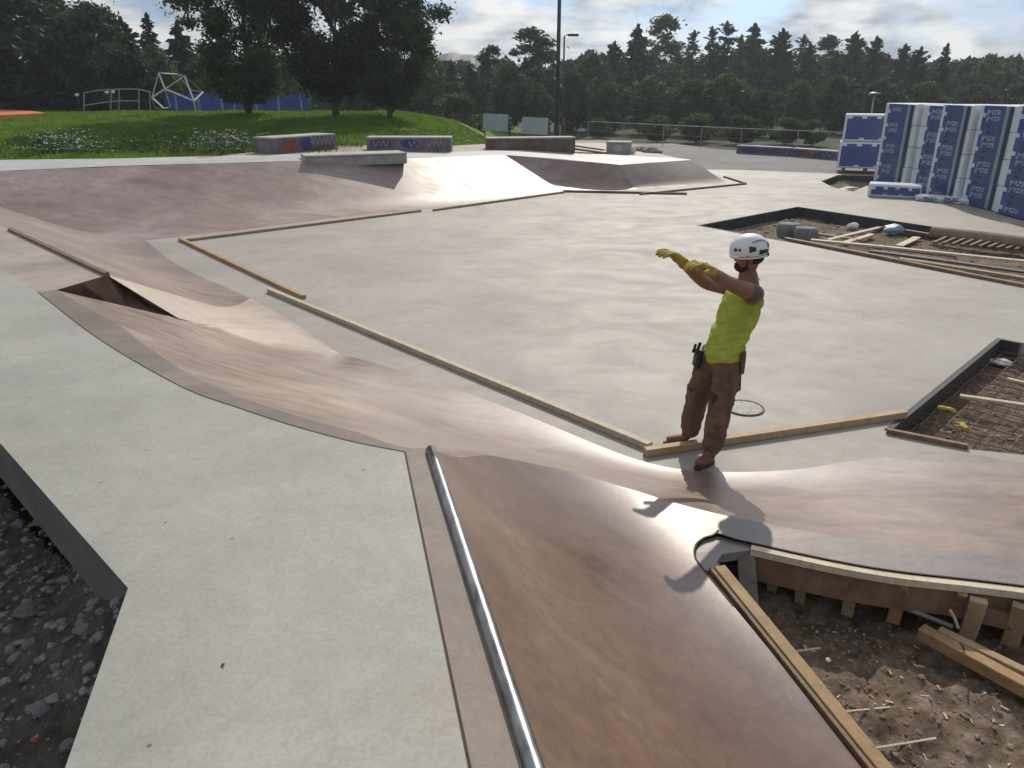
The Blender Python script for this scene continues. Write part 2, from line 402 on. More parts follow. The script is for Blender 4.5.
# dirt and ground
def ground_noise(x, y, s=1.0):
    return s * (.035 * noise.noise(Vector((x * 1.3, y * 1.3, 0))) + .02 * noise.noise(Vector((x * 4, y * 4, 3))) + .012 * noise.noise(Vector((x * 11, y * 11, 5))) + .006 * noise.noise(Vector((x * 31, y * 31, 9))))
def grid_sheet(name, x0, x1, y0, y1, nx, ny, zf, mat, kind='structure', test=None):
    V = []; Fc = []
    for j in range(ny + 1):
        for i in range(nx + 1):
            x = x0 + (x1 - x0) * i / nx; y = y0 + (y1 - y0) * j / ny; V.append((x, y, zf(x, y)))
    for j in range(ny):
        for i in range(nx):
            if test and not test(x0 + (x1 - x0) * (i + .5) / nx, y0 + (y1 - y0) * (j + .5) / ny): continue
            q = j * (nx + 1) + i; Fc.append((q, q + 1, q + nx + 2, q + nx + 1))
    o = mesh_obj(name, V, Fc, mat, None, True)
    if kind: o['kind'] = kind
    return o
def dirt_mat(name, c1, c2, c3, scale=9):
    m, N, L, B = mat_new(name); v = mapping(N, L)
    n = tex_noise(N, L, v, scale, 8, .72, .5); b = tex_noise(N, L, v, 1.6, 4, .6, .5)
    r = ramp(N, [(.32, c1), (.5, c2), (.7, c3)]); L.new(n.outputs['Fac'], r.inputs[0])
    r2 = ramp(N, [(.35, (.62,) * 3), (.65, (1.25,) * 3)]); L.new(b.outputs['Fac'], r2.inputs[0])
    col = mixc(N, L, .8, r.outputs[0], r2.outputs[0], 'MULTIPLY')
    L.new(col, B.inputs['Base Color']); B.inputs['Roughness'].default_value = .95; B.inputs['Specular IOR Level'].default_value = .2
    bump(N, L, n.outputs['Fac'], .9, .03, B); return m
M['dirt'] = dirt_mat('pit_dirt', (.075, .05, .035), (.165, .12, .085), (.28, .22, .165))
M['dirt_dark'] = dirt_mat('dark_soil', (.035, .03, .025), (.07, .06, .05), (.125, .108, .09))
M['grass'] = dirt_mat('grass_soil', (.065, .11, .018), (.11, .18, .028), (.17, .25, .045), 2.5)
M['field'] = dirt_mat('field', (.03, .045, .016), (.05, .065, .026), (.08, .09, .04), .8)

gr = grid_sheet('ground', -570, 570, -80, 580, 60, 49, lambda x, y: -.5, M['field'])
grid_sheet('pit_dirt_far', 3.6, 14, 7, 20.5, 160, 200, lambda x, y: -.25 + ground_noise(x, y, 1.3), M['dirt'])
grid_sheet('pit_dirt_mid', 3.0, 8.8, 4.8, 9.2, 120, 100, lambda x, y: -.25 + ground_noise(x, y, 1.2), M['dirt'])
grid_sheet('pit_dirt_corner', 9.5, 15, 22.5, 28, 60, 60, lambda x, y: -.2 + ground_noise(x, y, 1.5), M['dirt'])
def near_dirt(x, y):
    return -.02 + ground_noise(x, y, 2.3) - .04 * max(0, y - 3.1) + .08 * max(0, .5 - abs(x - 2.0)) * max(0, 1 - abs(y - 2.9) / .8)
grid_sheet('pit_dirt_near', 1.0, 8.0, -.6, 4.1, 330, 230, near_dirt, M['dirt'])

# asphalt yard beyond
yard = cdt_sheet('asphalt_yard', [(-1.5, 26), (3.2, 27.5), (8.6, 28.5), (13, 26.8), (20, 23.5), (43, 18), (60, 30), (52, 38), (26, 38.5), (14, 36.5), (10.6, 39.5), (9, 44), (-2, 44)], [], -.02, M['asphalt'], skirt=.55)
M['path'] = simple('pinkish_gravel_path', (.34, .26, .22), (.26, .2, .17), 3, .9)
cdt_sheet('gravel_path', [at(540, 141, .0), at(600, 139.5, 0), at(650, 146, 0), at(640, 149, 0), at(560, 147, 0)], [], -.012, M['path'])

# near left bank, apron tongue, band
P0 = at(107, 275, 1.2); T0 = at(178, 318, .7)
CORN_F = at(145, 240, .003); CORN_L = Vector((-14.0, 17.2, 1.2))
foot_mid = at(250, 298, .003)
loft('near_bank', [CORN_F, CORN_F.lerp(foot_mid, .5) + Vector((-.12, -.12, 0)), foot_mid], [CORN_L, at(10, 230, 1.2), P0], M['bank'], a=.4, per=16)
band_foot = [T0, at(199, 323, .58), at(222, 328, .45), at(273, 343, .2), at(342, 355, .004), at(450, 388, .004), at(500, 405, .004), at(550, 425, .004),
             at(595, 444, .004), at(632, 458, .004), at(662, 466, .004), at(690, 470, .004), at(740, 472, .004), at(800, 469, .004), at(860, 460, .004), at(960, 453, .004), Vector((5.1, 5.05, .004)), Vector((8, 4.2, .004))]
COP0, COP1 = at(430, 447, 1.2), at(530, 768, 1.2); _cd = (COP1 - COP0).normalized(); COPN = Vector((-_cd.y, _cd.x, 0)) if _cd.y < 0 else Vector((_cd.y, -_cd.x, 0))
if COPN.x < 0: COPN = -COPN
def ramp_z(x, y):
    """height of the brown transition: a quarter-pipe curve away from the coping, then nearly flat"""
    d = (x - COP0.x) * COPN.x + (y - COP0.y) * COPN.y; s_ = min(1, max(0, d / 1.55))
    return .31 + .89 * (1 - s_) ** 1.85 + .05 * (y - 3.2) * s_
def on_ramp(px_, py_):
    z = .5
    for _ in range(40):
        p = at(px_, py_, z); z += .5 * (ramp_z(p.x, p.y) - z)
    return at(px_, py_, z)
crease = [at(430, 447, 1.2)] + [on_ramp(*q) for q in ((495, 456), (560, 469), (620, 486), (675, 503), (728, 516))]
strip_up = [crease[-1], at(800, 530, .35), at(880, 543, .35), at(1024, 560, .35), Vector((4.3, 3.2, .35)), Vector((7.0, 2.3, .35))]
band_lip = px([(56, 290), (77, 302), (120, 326), (147, 347), (212, 386), (301, 417), (350, 430)], 1.2) + crease + strip_up[1:]
LIPC = cr_flat(band_lip, 8)
for i in range(57, 97): LIPC[i].z = ramp_z(LIPC[i].x, LIPC[i].y)
loft('curved_bank', cr_flat(band_foot, 8), LIPC, M['bank'], a=lambda q: .02 + .38 * min(1, q / 46) ** 2, per=0, nv=28)

FOOTC = cr_flat(band_foot, 8)
tl = lin([P0, T0], 10)[:-1] + FOOTC[:33]; tf0 = cr_flat([foot_mid, at(286, 318, .003), at(310, 334, .003), at(330, 347, .003), at(342, 355, .004)], 30)
tf = [poly_at(tf0, i / (len(tl) - 1)) for i in range(len(tl))]; tf[-1] = tl[-1] + Vector((0, 0.001, 0))
loft('apron_tongue', tf, tl, M['apron'], a=lambda q: .4 - .25 * min(1, q / 20), per=0)

# dark wedge wall beside the tongue
wt_top = [at(56, 290, 1.2), at(82, 283, 1.2), P0, at(125, 287, 1.02), at(150, 304, .83), T0]
lc = [wt_top[0], T0]
wb = [wt_top[0], at(85, 296, 1.06), at(108, 303, .94), at(128, 308, .86), at(152, 313, .78), T0]
V = [p for p in wt_top] + [p for p in wb]; n = len(wt_top)
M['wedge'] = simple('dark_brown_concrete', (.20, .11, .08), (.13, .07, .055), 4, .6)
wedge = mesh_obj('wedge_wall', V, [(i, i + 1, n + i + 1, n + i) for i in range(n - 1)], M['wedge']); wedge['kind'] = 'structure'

# deck, edge strip and raised extension
strip_out = px([(0, 267), (37.6, 292), (96, 337), (178, 385), (239, 408), (294, 426), (350, 441), (405, 452), (470, 768)], 1.2)
far_ext = strip_out[0] + (strip_out[0] - strip_out[1]).normalized() * 9
deck_poly = [far_ext] + strip_out + [Vector((.27, -1.5, 1.2)), Vector((-.6, -1.5, 1.2)), at(65, 768, 1.2), at(128, 588, 1.2), at(0, 443, 1.2), at(0, 443, 1.2) + (at(0, 443, 1.2) - at(128, 588, 1.2)).normalized() * 9]
deck = cdt_sheet('concrete_deck', deck_poly, [], 1.2, M['deck'], skirt=.30)
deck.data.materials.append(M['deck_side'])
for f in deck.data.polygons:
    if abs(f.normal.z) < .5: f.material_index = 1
ext_poly = [at(10, 230, 1.2), CORN_L, far_ext] + strip_out[:2] + [at(56, 290, 1.2), P0]
cdt_sheet('deck_extension', ext_poly, [], 1.199, M['ext'])
strip_in = px([(56, 290), (77, 302), (120, 326), (147, 347), (212, 386), (301, 417), (350, 430), (425, 447), (530, 768)], 1.2)
so = cr_resample(strip_out[1:8], 8); si = LIPC[:7 * 8 + 1]
so = [poly_at(so, i / 120) for i in range(121)]; si = [poly_at(si, i / 120) for i in range(121)]
so += [strip_out[8], Vector((.27, -1.5, 1.2))]; si += [at(523, 768, 1.2), Vector((.50, -1.5, 1.2))]
V = [Vector((p.x, p.y, 1.2005)) for p in so] + [Vector((p.x, p.y, 1.2005)) for p in si]; n = len(so)
st = mesh_obj('edge_strip', V, [(i, i + 1, n + i + 1, n + i) for i in range(n - 1)], M['strip']); st['kind'] = 'structure'
# saw cut / rust joint between deck and strip
mb = MB()
jl = [Vector((p.x, p.y, 1.2015)) for p in so]
for a, b in zip(jl[:-1], jl[1:]):
    d = (b - a).normalized(); s = Vector((-d.y, d.x, 0)) * .0045
    mb.raw([a - s, b - s, b + s, a + s], [(0, 1, 2, 3)])
o = mb.build('joint_line', M['seal']); o['kind'] = 'structure'

# brown quarter pipe ramp as a Coons patch: crease - coping - formed edge
cop = [at(430, 447, 1.185), at(530, 768, 1.185)]; cop_end = cop[1] + (cop[1] - cop[0]).normalized() * 2.6
right_edge = [on_ramp(*q) for q in ((728, 516), (716, 533), (704, 538), (696, 545), (695, 556), (704, 570), (772, 653), (827, 723), (862, 768))]
right_edge = ext(right_edge, 2.2)
NV = 90
creaseS = LIPC[56:97]; rightS = cr_resample(right_edge, 10)
_acc = [0.0]
for a_, b_ in zip(creaseS[:-1], creaseS[1:]): _acc.append(_acc[-1] + (b_ - a_).length)
US = [q / _acc[-1] for q in _acc]; NU = len(US) - 1
def rampC(u): return poly_at(creaseS, u)
Rend = rightS[-1]; Lend = cop_end
def rampB(u):
    p = Lend.lerp(Rend, u); p.z = Rend.z + (Lend.z - Rend.z) * (1 - u) ** 2.8; return p
L0 = crease[0].copy(); L0.z = 1.19
V = []; Fc = []
for j in range(NV + 1):
    v = j / NV; v = v ** 1.25
    Lv = L0.lerp(Lend, v); Rv = poly_at(rightS, v)
    for i in range(NU + 1):
        u = US[i]
        c00, c10, c01, c11 = crease[0], creaseS[-1], Lend, Rend
        p = (1 - v) * rampC(u) + v * rampB(u) + (1 - u) * Lv + u * Rv - ((1 - u) * (1 - v) * c00 + u * (1 - v) * c10 + (1 - u) * v * c01 + u * v * c11)
        if i > 0: p.z = ramp_z(p.x, p.y)
        if j == 0: p = creaseS[i].copy()
        V.append(p)
for j in range(NV):
    for i in range(NU):
        q = j * (NU + 1) + i; Fc.append((q, q + NU + 1, q + NU + 2, q + 1))
ramp_root = empty('quarter_pipe', (0.5, 2.5, .33), label='wet brown concrete quarter pipe with a steel coping pipe along its left edge', cat='skate ramp')
ro = mesh_obj('ramp_surface', V, Fc, M['ramp'], None, True); ro.parent = ramp_root; ro.matrix_parent_inverse = Matrix.Translation(-ramp_root.location)
mb = MB()
pa, pb = at(431, 450, 1.208), cop_end + Vector((0.02, 0, .03))
mb.tube([pa.lerp(pb, t / 30) for t in range(31)], .027, 20)
co = mb.build('coping_pipe', M['steel'], None, True); co.parent = ramp_root; co.matrix_parent_inverse = Matrix.Translation(-ramp_root.location)

# grey strip along the unfinished right lip, and form-edge seam
strip_lo = px([(716, 533), (752, 543), (875, 568), (1024, 586)], .345)
strip_lo += [Vector((4.15, 3.02, .35)), Vector((6.8, 2.1, .35))]
M['lipgrey'] = concrete('lip_concrete', (.19, .165, .15), (.23, .20, .185), (.27, .24, .22), rot=R(-15), stretch=6, rough=(.45, .65))
su = LIPC[96:]; sl = cr_resample(strip_lo, 10); V = []
for i in range(61):
    a, b = poly_at(su, i / 60), poly_at(sl, i / 60); V += [a + Vector((0, 0, .0005)), b]
o = mesh_obj('lip_strip', V, [(2 * i, 2 * i + 1, 2 * i + 3, 2 * i + 2) for i in range(60)], M['lipgrey']); o['kind'] = 'structure'

# far bank, platform faces
lipf = px([(0, 171, 1.12), (120, 166, 1.12), (300, 161, 1.10), (430, 157.5, 1.02), (505, 155, .93)])
lipf = [CORN_L] + lipf
footf = [CORN_F, CORN_F.lerp(at(430, 208, .003), .12), CORN_F.lerp(at(430, 208, .003), .3), at(350, 216, .003), at(455, 205.5, .003), at(575, 191.5, .003)]
loft('far_bank', footf, lipf, M['bank_far'], a=.4, per=10)
A1, A2, A3 = lipf[-1], at(620, 165, .66), at(692, 160, .66); B1, B2, B3 = footf[-1], at(638, 189, .003), at(735, 183, .003)
loft('far_bank_shaded_face', [B1, B2], [A1, A2], M['bank_far'], a=.4, per=10, smoothc=False)
loft('far_bank_end_face', [B2, B3], [A2, A3], M['ext'], a=.4, per=10, smoothc=False)
# concrete top strip & plaza behind the lip
M['lipslab'] = concrete('pale_lip_slab', (.36, .37, .36), (.42, .42, .41), (.46, .46, .45), rough=(.5, .7), streak=.2, stain_amt=.1)
back = px([(0, 160, 1.12), (120, 158.5, 1.12), (300, 154, 1.10), (430, 152.5, 1.02), (520, 150, .93), (600, 154, .72), (650, 157, .66), (676, 158, .66)])
frnt = lipf[1:] + [at(560, 159, .82), A2, at(680, 161, .66)]
frnt = frnt[:5] + [at(560, 159, .81), A2, A3]
V = []; Fc = []
Ls = lin(frnt, 6); Bs = lin(back, 6)
left_pad_f, left_pad_b = CORN_L + Vector((0, .3, 0)), CORN_L + Vector((-1, 3.0, 0))
Ls = [left_pad_f] + Ls; Bs = [left_pad_b] + Bs
for a, b in zip(Ls, Bs): V += [a + Vector((0, 0, .004)), b + Vector((0, 0, .004))]
for i in range(len(Ls) - 1): Fc.append((2 * i, 2 * i + 2, 2 * i + 3, 2 * i + 1))
o = mesh_obj('lip_slab', V, Fc, M['lipslab']); o['kind'] = 'structure'
M['plaza'] = concrete('plaza_concrete', (.26, .20, .17), (.30, .235, .20), (.33, .27, .23), rough=(.6, .8), streak=.3)
pf = Bs[3 + 6:]; pfx = [Vector(p) for p in pf]
plaza_back = px([(200, 158, 1.12), (300, 147, 1.12), (335, 145, 1.12), (450, 146, 1.02), (500, 143, .9), (600, 142.5, .68), (640, 149, .6), (676, 157.5, .62)])
pb_ = [plaza_back[0]] + plaza_back
pbs = [poly_at(plaza_back, i / (len(pfx) - 1)) for i in range(len(pfx))]
V = []; Fc = []
for a, b in zip(pfx, pbs): V += [a + Vector((0, 0, -.003)), b]
for i in range(len(pfx) - 1): Fc.append((2 * i, 2 * i + 2, 2 * i + 3, 2 * i + 1))
o = mesh_obj('plaza_slab', V, Fc, M['plaza']); o['kind'] = 'structure'

# grass mound
def mound_z(x, y):
    d = y - (23.5 + .36 * x if x > -9 else 20.2 + .0 * x)
    base = .98 + .62 * min(1, max(0, (y - 21) / 17))
    if y > 44: base -= .05 * (y - 44)
    e = 1 / (1 + math.exp((x + 2.6 - .02 * (y - 30)) / .9))
    r = -.55 + (base + .55) * e
    return r + .09 * noise.noise(Vector((x * .35, y * .35, 2))) + .03 * noise.noise(Vector((x * 1.5, y * 1.5, 2)))
def mound_ok(x, y):
    # keep clear of the slab and bank
    if x < -12: return y > 20.6
    for a, b in zip(Bs[:-1], Bs[1:]):
        if a.x <= x <= b.x: return y > a.y + (b.y - a.y) * (x - a.x) / (b.x - a.x) - .15
    return y > 27.0
def mound_zc(x, y):
    z = mound_z(x, y)
    for a, b in zip(Bs[:-1], Bs[1:]):
        if a.x <= x <= b.x:
            ye = a.y + (b.y - a.y) * (x - a.x) / (b.x - a.x); d = y - ye
            if d < 1.0: z = min(z, a.z - .02 + .25 * max(0, d))
            break
    return z
grid_sheet('grass_mound', -60, 6, 19.5, 75, 150, 150, mound_zc, M['grass'], test=mound_ok)
M['blade'] = foliage('grass_blades', (.16, .25, .035), (.09, .16, .022), .5, .0)
def grass_field(name, nb, xr, yr, hmin, hmax, zf, ok, mat, w=.02, rngl=rng):
    X = rngl.uniform(*xr, nb); Y = yr[0] + (yr[1] - yr[0]) * rngl.uniform(0, 1, nb) ** 1.4
    V = []
    for x, y in zip(X, Y):
        if not ok(x, y): continue
        z = zf(x, y) - .01; s = y / 24
        c = noise.noise(Vector((x * .5, y * .5, 7)))
        h = random.uniform(hmin, hmax) * (1 + .8 * c); a = random.uniform(0, 6.28); ww = w * s * random.uniform(.6, 1.6)
        dx, dy = math.cos(a) * ww, math.sin(a) * ww * .4; lx, ly = random.gauss(0, h * .35), random.gauss(0, h * .35)
        V += [(x - dx, y - dy, z), (x + dx, y + dy, z), (x + lx, y + ly, z + h)]
    me = np_mesh(name, np.array(V), 3, mat); o = bpy.data.objects.new(name, me); COL.objects.link(o); o['kind'] = 'stuff'; return o
g = grass_field('grass', 120000, (-30, -1), (20, 46), .05, .16, mound_zc, lambda x, y: mound_ok(x, y) and x > -y * .75 - 2 and mound_zc(x, y) > -.1 and not (pbs and any(False for _ in ())) , M['blade'], .03)
tag(g, 'short green grass covering the mound behind the skate park', 'grass')
# orange court at the far left
M['court'] = simple('orange_court', (.55, .17, .06), (.45, .13, .05), 2, .8)
pts = [at(-60, 118, 1.75), at(46, 113, 1.75), at(30, 110.5, 1.75), at(-60, 107, 1.75)]
cdt_sheet('orange_court', [(p.x, p.y) for p in pts], [], 1.75, M['court'], skirt=.25)

# soil left of deck
ea, eb = at(128, 588, 1.2), at(0, 443, 1.2); ed = (eb - ea).normalized(); en = Vector((-ed.y, ed.x, 0))
if en.x > 0: en = -en
e2 = (at(65, 768, 1.2) - ea).normalized(); en2 = Vector((-e2.y, e2.x, 0))
if en2.x > 0: en2 = -en2
def soil_d(x, y):
    q = Vector((x, y, 0)) - Vector((ea.x, ea.y, 0)); return max(q.dot(en), q.dot(en2))
def soil_z(x, y):
    d = max(0, soil_d(x, y)); return 1.17 - .70 * (1 - math.exp(-d * 1.9)) + ground_noise(x * 1.3, y * 1.3, 1.5)
grid_sheet('soil', -9, -.9, -1, 9, 330, 330, soil_z, M['dirt_dark'], test=lambda x, y: soil_d(x, y) > -.06 and (y < 2.3 or (Vector((x, y, 0)) - ea).dot(en) > -.06))

# ================================================================== objects on the site
def board(name, p0, p1, w, h, mat, label, group=None, cat='board', roll=0, warp=.004, n=6, bev=.004, parent=None):
    p0, p1 = Vector(p0), Vector(p1); o0 = (p0 + p1) / 2
    mb = MB(); mb.bar(p0, p1, w, h, roll, warp, n)
    o = mb.build(name, mat, parent, False, bev, origin=o0)
    if parent is None: tag(o, label, cat, group)
    return o
def up(v, h): return Vector((v.x, v.y, v.z + h))

G = 'screed battens laid on the concrete floor'
bt = [((180, 241), (421, 210.5), .05, .05, 'timber', 'thin brown batten running along the foot of the far left bank'),
      ((180, 239), (304, 297), .07, .055, 'timber_yellow', 'short yellow-brown batten sloping down from the far left corner of the floor'),
      ((269, 290), (650, 446), .075, .06, 'timber_pale', 'longest pale batten running diagonally across the floor to the worker'),
      ((645, 452), (905, 413.5), .075, .065, 'timber', 'brown board at the worker\'s feet reaching to the rebar pit'),
      ((433, 210), (564, 192), .06, .05, 'timber', 'batten below the brightly glaring part of the far bank'),
      ((563, 191), (687, 193.5), .07, .06, 'timber_grey', 'dark batten along the foot of the shaded bank face'),
      ((640, 194), (746, 183.5), .06, .05, 'timber_grey', 'dark batten along the right foot of the low platform'),
      ((746, 183.5), (724, 176.5), .06, .05, 'timber_grey', 'short dark batten closing the far right corner of the platform')]
for a, b, w, h, mt, lb in bt:
    board('timber_batten', at(*a, h / 2 + .003), at(*b, h / 2 + .003), w, h, M[mt], lb, G, 'batten')
# metal edge on the raised extension
mb = MB(); e0, e1 = at(10, 230, 1.205), at(107, 275, 1.205)
mb.bar(e0, e1, .05, .05)
tag(mb.build('steel_edge', M['wedge'], origin=(e0 + e1) / 2), 'dark steel edging along the top of the left bank', 'edging')

# pit linings (each side board a thing)
PITS = ((PIT1, 'long pit full of planks'), (PIT2, 'rebar pit'), (PIT3, 'small pit beside the foam packs'))
sides = {0: [(0, 'left side'), (1, 'far side'), (5, 'near right side'), (6, 'near middle side'), (7, 'near left side')], 1: [(0, 'left side'), (1, 'far side')], 2: [(0, 'left end'), (1, 'far side')]}
for k, (pit, nm) in enumerate(PITS):
    cx = sum((p for p in pit), Vector()) / len(pit)
    for i, lb in sides[k]:
        a, b = pit[i], pit[(i + 1) % len(pit)]; d = (b - a).normalized(); nn = Vector((-d.y, d.x, 0))
        if nn.dot(cx - (a + b) / 2) < 0: nn = -nn
        o_ = nn * .03
        if k == 0 and lb == 'near right side': lb = 'near right side'
        board('form_board', a + o_ + Vector((0, 0, -.145)) + d * .03, b + o_ + Vector((0, 0, -.145)) - d * .03, .05, .30, M['darkform'], f'black form board lining the {lb} of the {nm}', 'dark form boards lining the pits', bev=0)
board('form_board', at(885, 432, .0) + Vector((0, -.02, -.02)), at(966, 448, 0) + Vector((0, -.02, -.02)), .05, .13, M['timber_wet'], 'brown form board closing the near corner of the rebar pit', bev=.004)

# rocks
def rock_mesh(name, mat, seed, sub=2):
    bm = bmesh.new(); bmesh.ops.create_icosphere(bm, subdivisions=sub, radius=1)
    rr = random.Random(seed); ax = (rr.uniform(.7, 1.1), rr.uniform(.6, 1), rr.uniform(.45, .75)); off = Vector((seed * 3.1, 0, 0))
    for v in bm.verts:
        k = 1 + .35 * noise.noise(v.co * 1.1 + off) + .12 * noise.noise(v.co * 3 + off); v.co *= k
        v.co.x *= ax[0]; v.co.y *= ax[1]; v.co.z *= ax[2]
    me = bpy.data.meshes.new(name); bm.to_mesh(me); bm.free(); me.materials.append(mat); return me
M['stone_dark'] = simple('dark_stone', (.19, .185, .18), (.09, .088, .088), 9, .8, bs=.5, bd=.01, objrand=.25)
M['dirt_lump'] = simple('earthy_lump', (.26, .19, .14), (.12, .08, .055), 9, .9, bs=.5, bd=.01)
M['stone_light'] = simple('pale_stone', (.30, .27, .24), (.17, .15, .13), 9, .85, bs=.5, bd=.01, objrand=.25)
RM = [rock_mesh('stone', M['stone_dark'], s) for s in range(4)]
for i, (x, y, r, lb) in enumerate([(29, 612, .055, 'largest rounded stone in the dark soil left of the deck'), (20, 525, .045, 'flat dark stone high up in the soil near the deck wall'),
        (84, 630, .034, 'round stone in the dark soil just under the deck corner'), (57, 668, .025, 'small grey stone halfway down the dark soil'),
        (42, 709, .036, 'pointed blue-grey stone low in the dark soil'), (12, 650, .03, 'dark stone at the left border below the largest stone'),
        (70, 745, .03, 'grey stone at the bottom of the soil beside the deck'), (24, 680, .022, 'small dark stone left of the pointed blue-grey one'),
        (95, 690, .022, 'small stone close against the slanting deck edge')]):
    p = at(x, y, .75)
    for _ in range(6): p = at(x, y, soil_z(p.x, p.y))
    o = bpy.data.objects.new('stone', RM[i % 4]); COL.objects.link(o); o.location = p + Vector((0, 0, r * .15)); o.scale = (r, r, r); o.rotation_euler = (0, 0, i * 1.3)
    tag(o, lb, 'stone', 'stones in the dark soil')
def gravel(name, n, spot, mat, r0, r1, label, cat):
    base = []
    for s in range(5):
        bm = bmesh.new(); bmesh.ops.create_icosphere(bm, subdivisions=1, radius=1)
        for v in bm.verts:
            v.co *= 1 + .45 * noise.noise(v.co * 1.3 + Vector((s * 5, 0, 0))); v.co.z *= .6
        base.append((np.array([v.co[:] for v in bm.verts]), np.array([[v.index for v in f.verts] for f in bm.faces]))); bm.free()
    V = []
    for i in range(n):
        q = spot()
        if q is None: continue
        bv, bf = base[i % 5]; r = r0 + (r1 - r0) * random.random() ** 3; a = random.uniform(0, 6.28); c, s_ = math.cos(a), math.sin(a)
        sx = random.uniform(.6, 1.3)
        w = bv * np.array([sx, 1, 1]) * r; w = np.stack([w[:, 0] * c - w[:, 1] * s_, w[:, 0] * s_ + w[:, 1] * c, w[:, 2]], 1) + np.array(q[:])
        V.append(w[bf].reshape(-1, 3))
    me = np_mesh(name, np.concatenate(V), 3, mat); o = bpy.data.objects.new(name, me); COL.objects.link(o); tag(o, label, cat, None, 'stuff'); return o
def sp_soil():
    x, y = random.uniform(-3.6, -1.0), random.uniform(.6, 4.2); d = soil_d(x, y)
    return (x, y, soil_z(x, y)) if d > .0 else None
gravel('soil_gravel', 5200, sp_soil, M['stone_dark'], .004, .03, 'loose dark gravel in the soil beside the deck', 'gravel')
def sp_near():
    x, y = random.uniform(1.2, 4.2), random.uniform(1.0, 3.95)
    return (x, y, near_dirt(x, y)) if True else None
gravel('pit_gravel', 7000, sp_near, M['dirt_lump'], .002, .02, 'small stones and rubble on the dirt of the near pit', 'gravel')
def sp_p2():
    x, y = random.uniform(3.2, 8.6), random.uniform(5.0, 9.0)
    return (x, y, -.25 + ground_noise(x, y, 1.2))
gravel('rebar_pit_gravel', 4500, sp_p2, M['stone_light'], .006, .03, 'coarse rubble lying under the rebar mesh', 'gravel')
def sp_p1():
    x, y = random.uniform(4, 13.5), random.uniform(8, 20)
    return (x, y, -.25 + ground_noise(x, y, 1.3))
gravel('long_pit_gravel', 6000, sp_p1, M['stone_light'], .01, .06, 'rubble on the floor of the long plank pit', 'gravel')
M['red'] = simple('red_plastic', (.35, .03, .025), None, 5, .5)
mb = MB(); q = at(35, 741, .5)
for _ in range(5): q = at(35, 741, soil_z(q.x, q.y))
mb.raw([q + Vector(v) * .013 for v in [(-1, -.6, .6), (.9, -.8, .5), (1.1, .5, .9), (.1, .9, .4), (-.8, .5, 1.1)]] , [(0, 1, 4), (1, 2, 4), (2, 3, 4)])
tag(mb.build('plastic_scrap', M['red'], origin=q), 'small red plastic scrap in the dark soil at lower left', 'scrap')

# formwork around the near pit
fw = empty('curved_formwork', at(880, 580, .2), label='timber formwork of board and stakes under the curved right lip', cat='formwork')
def to_child(o, root):
    o.parent = root; o.matrix_parent_inverse = Matrix.Translation(-root.location); return o
edge_c = cr_resample(strip_lo, 10)
edge_c = [p for p in edge_c if p.x > at(750, 543, .33).x]
mb = MB(); off = .028
pts = []
for i, p in enumerate(edge_c):
    d = (edge_c[min(i + 1, len(edge_c) - 1)] - edge_c[max(i - 1, 0)]).normalized(); nn = Vector((d.y, -d.x, 0)).normalized()
    if nn.y > 0: nn = -nn
    pts.append((p, nn))
V = []; Fc = []
for p, nn in pts:
    a, b = p + nn * .008, p + nn * .058
    V += [up(a, -.006), up(b, -.006), up(b, -.05), up(a, -.05)]
for i in range(len(pts) - 1):
    q = 4 * i; Fc += [(q + k, q + 4 + k, q + 4 + (k + 1) % 4, q + (k + 1) % 4) for k in range(4)]
Fc += [(0, 1, 2, 3), tuple(4 * (len(pts) - 1) + k for k in (3, 2, 1, 0))]
to_child(mesh_obj('rim_board', V, Fc, M['timber_pale']), fw)
V = []; Fc = []
for p, nn in pts:
    a, b = p + nn * .006, p + nn * .022
    V += [up(a, -.052), up(b, -.052), up(b, -.24), up(a, -.24)]
for i in range(len(pts) - 1):
    q = 4 * i; Fc += [(q + k, q + 4 + k, q + 4 + (k + 1) % 4, q + (k + 1) % 4) for k in range(4)]
Fc += [(0, 1, 2, 3), tuple(4 * (len(pts) - 1) + k for k in (3, 2, 1, 0))]
to_child(mesh_obj('face_board', V, Fc, M['timber_wet']), fw)
def near_pt(pxx, pyy, z): return at(pxx, pyy, z)
for (x0, y0, x1, y1, w) in [(774, 556, 774, 578, .06), (803, 562, 802, 588, .055), (854, 572, 850, 600, .065), (903, 582, 896, 607, .07), (963, 592, 961, 600, .05), (979, 600, 968, 628, .085), (1022, 606, 1012, 634, .085), (1050, 612, 1040, 640, .08)]:
    a = at(x0, y0, .285); b = at(x1, y1, .04)
    b.z = -.06
    mb = MB(); mb.bar(a, b, w, .045, 0, .002, 2)
    to_child(mb.build('stake', M['timber'], bevel=.003), fw)
mb = MB(); mb.bar(at(934, 603, .16), at(1060, 632, .14), .045, .10, 0, .003, 4)
to_child(mb.build('waler_board', M['timber_wet'], bevel=.003), fw)
# straight form along the ramp edge
re0, re1 = at(715, 572, .30), at(873, 768, .245); dd = (re1 - re0).normalized(); re1 = re1 + dd * 1.6
ef = empty('edge_formwork', re0, label='yellow timber form boards along the right edge of the brown ramp', cat='formwork')
sd = Vector((-dd.y, dd.x, 0)); sd = sd if sd.x > 0 else -sd
mb = MB(); mb.bar(up(re0 - sd * .034, .0), up(re1 - sd * .034, 0), .022, .085, 0, .002, 10); to_child(mb.build('inner_board', M['timber_wet'], bevel=.002), ef)
mb = MB(); mb.bar(up(re0 + sd * .022, .006), up(re1 + sd * .022, .006), .07, .075, 0, .004, 14); to_child(mb.build('outer_board', M['timber_yellow'], bevel=.004), ef)
mb = MB(); mb.bar(up(re0 + sd * .03, -.14), up(re1 + sd * .03, -.14), .03, .2, 0, .004, 6); to_child(mb.build('lower_board', M['timber_wet']), ef)
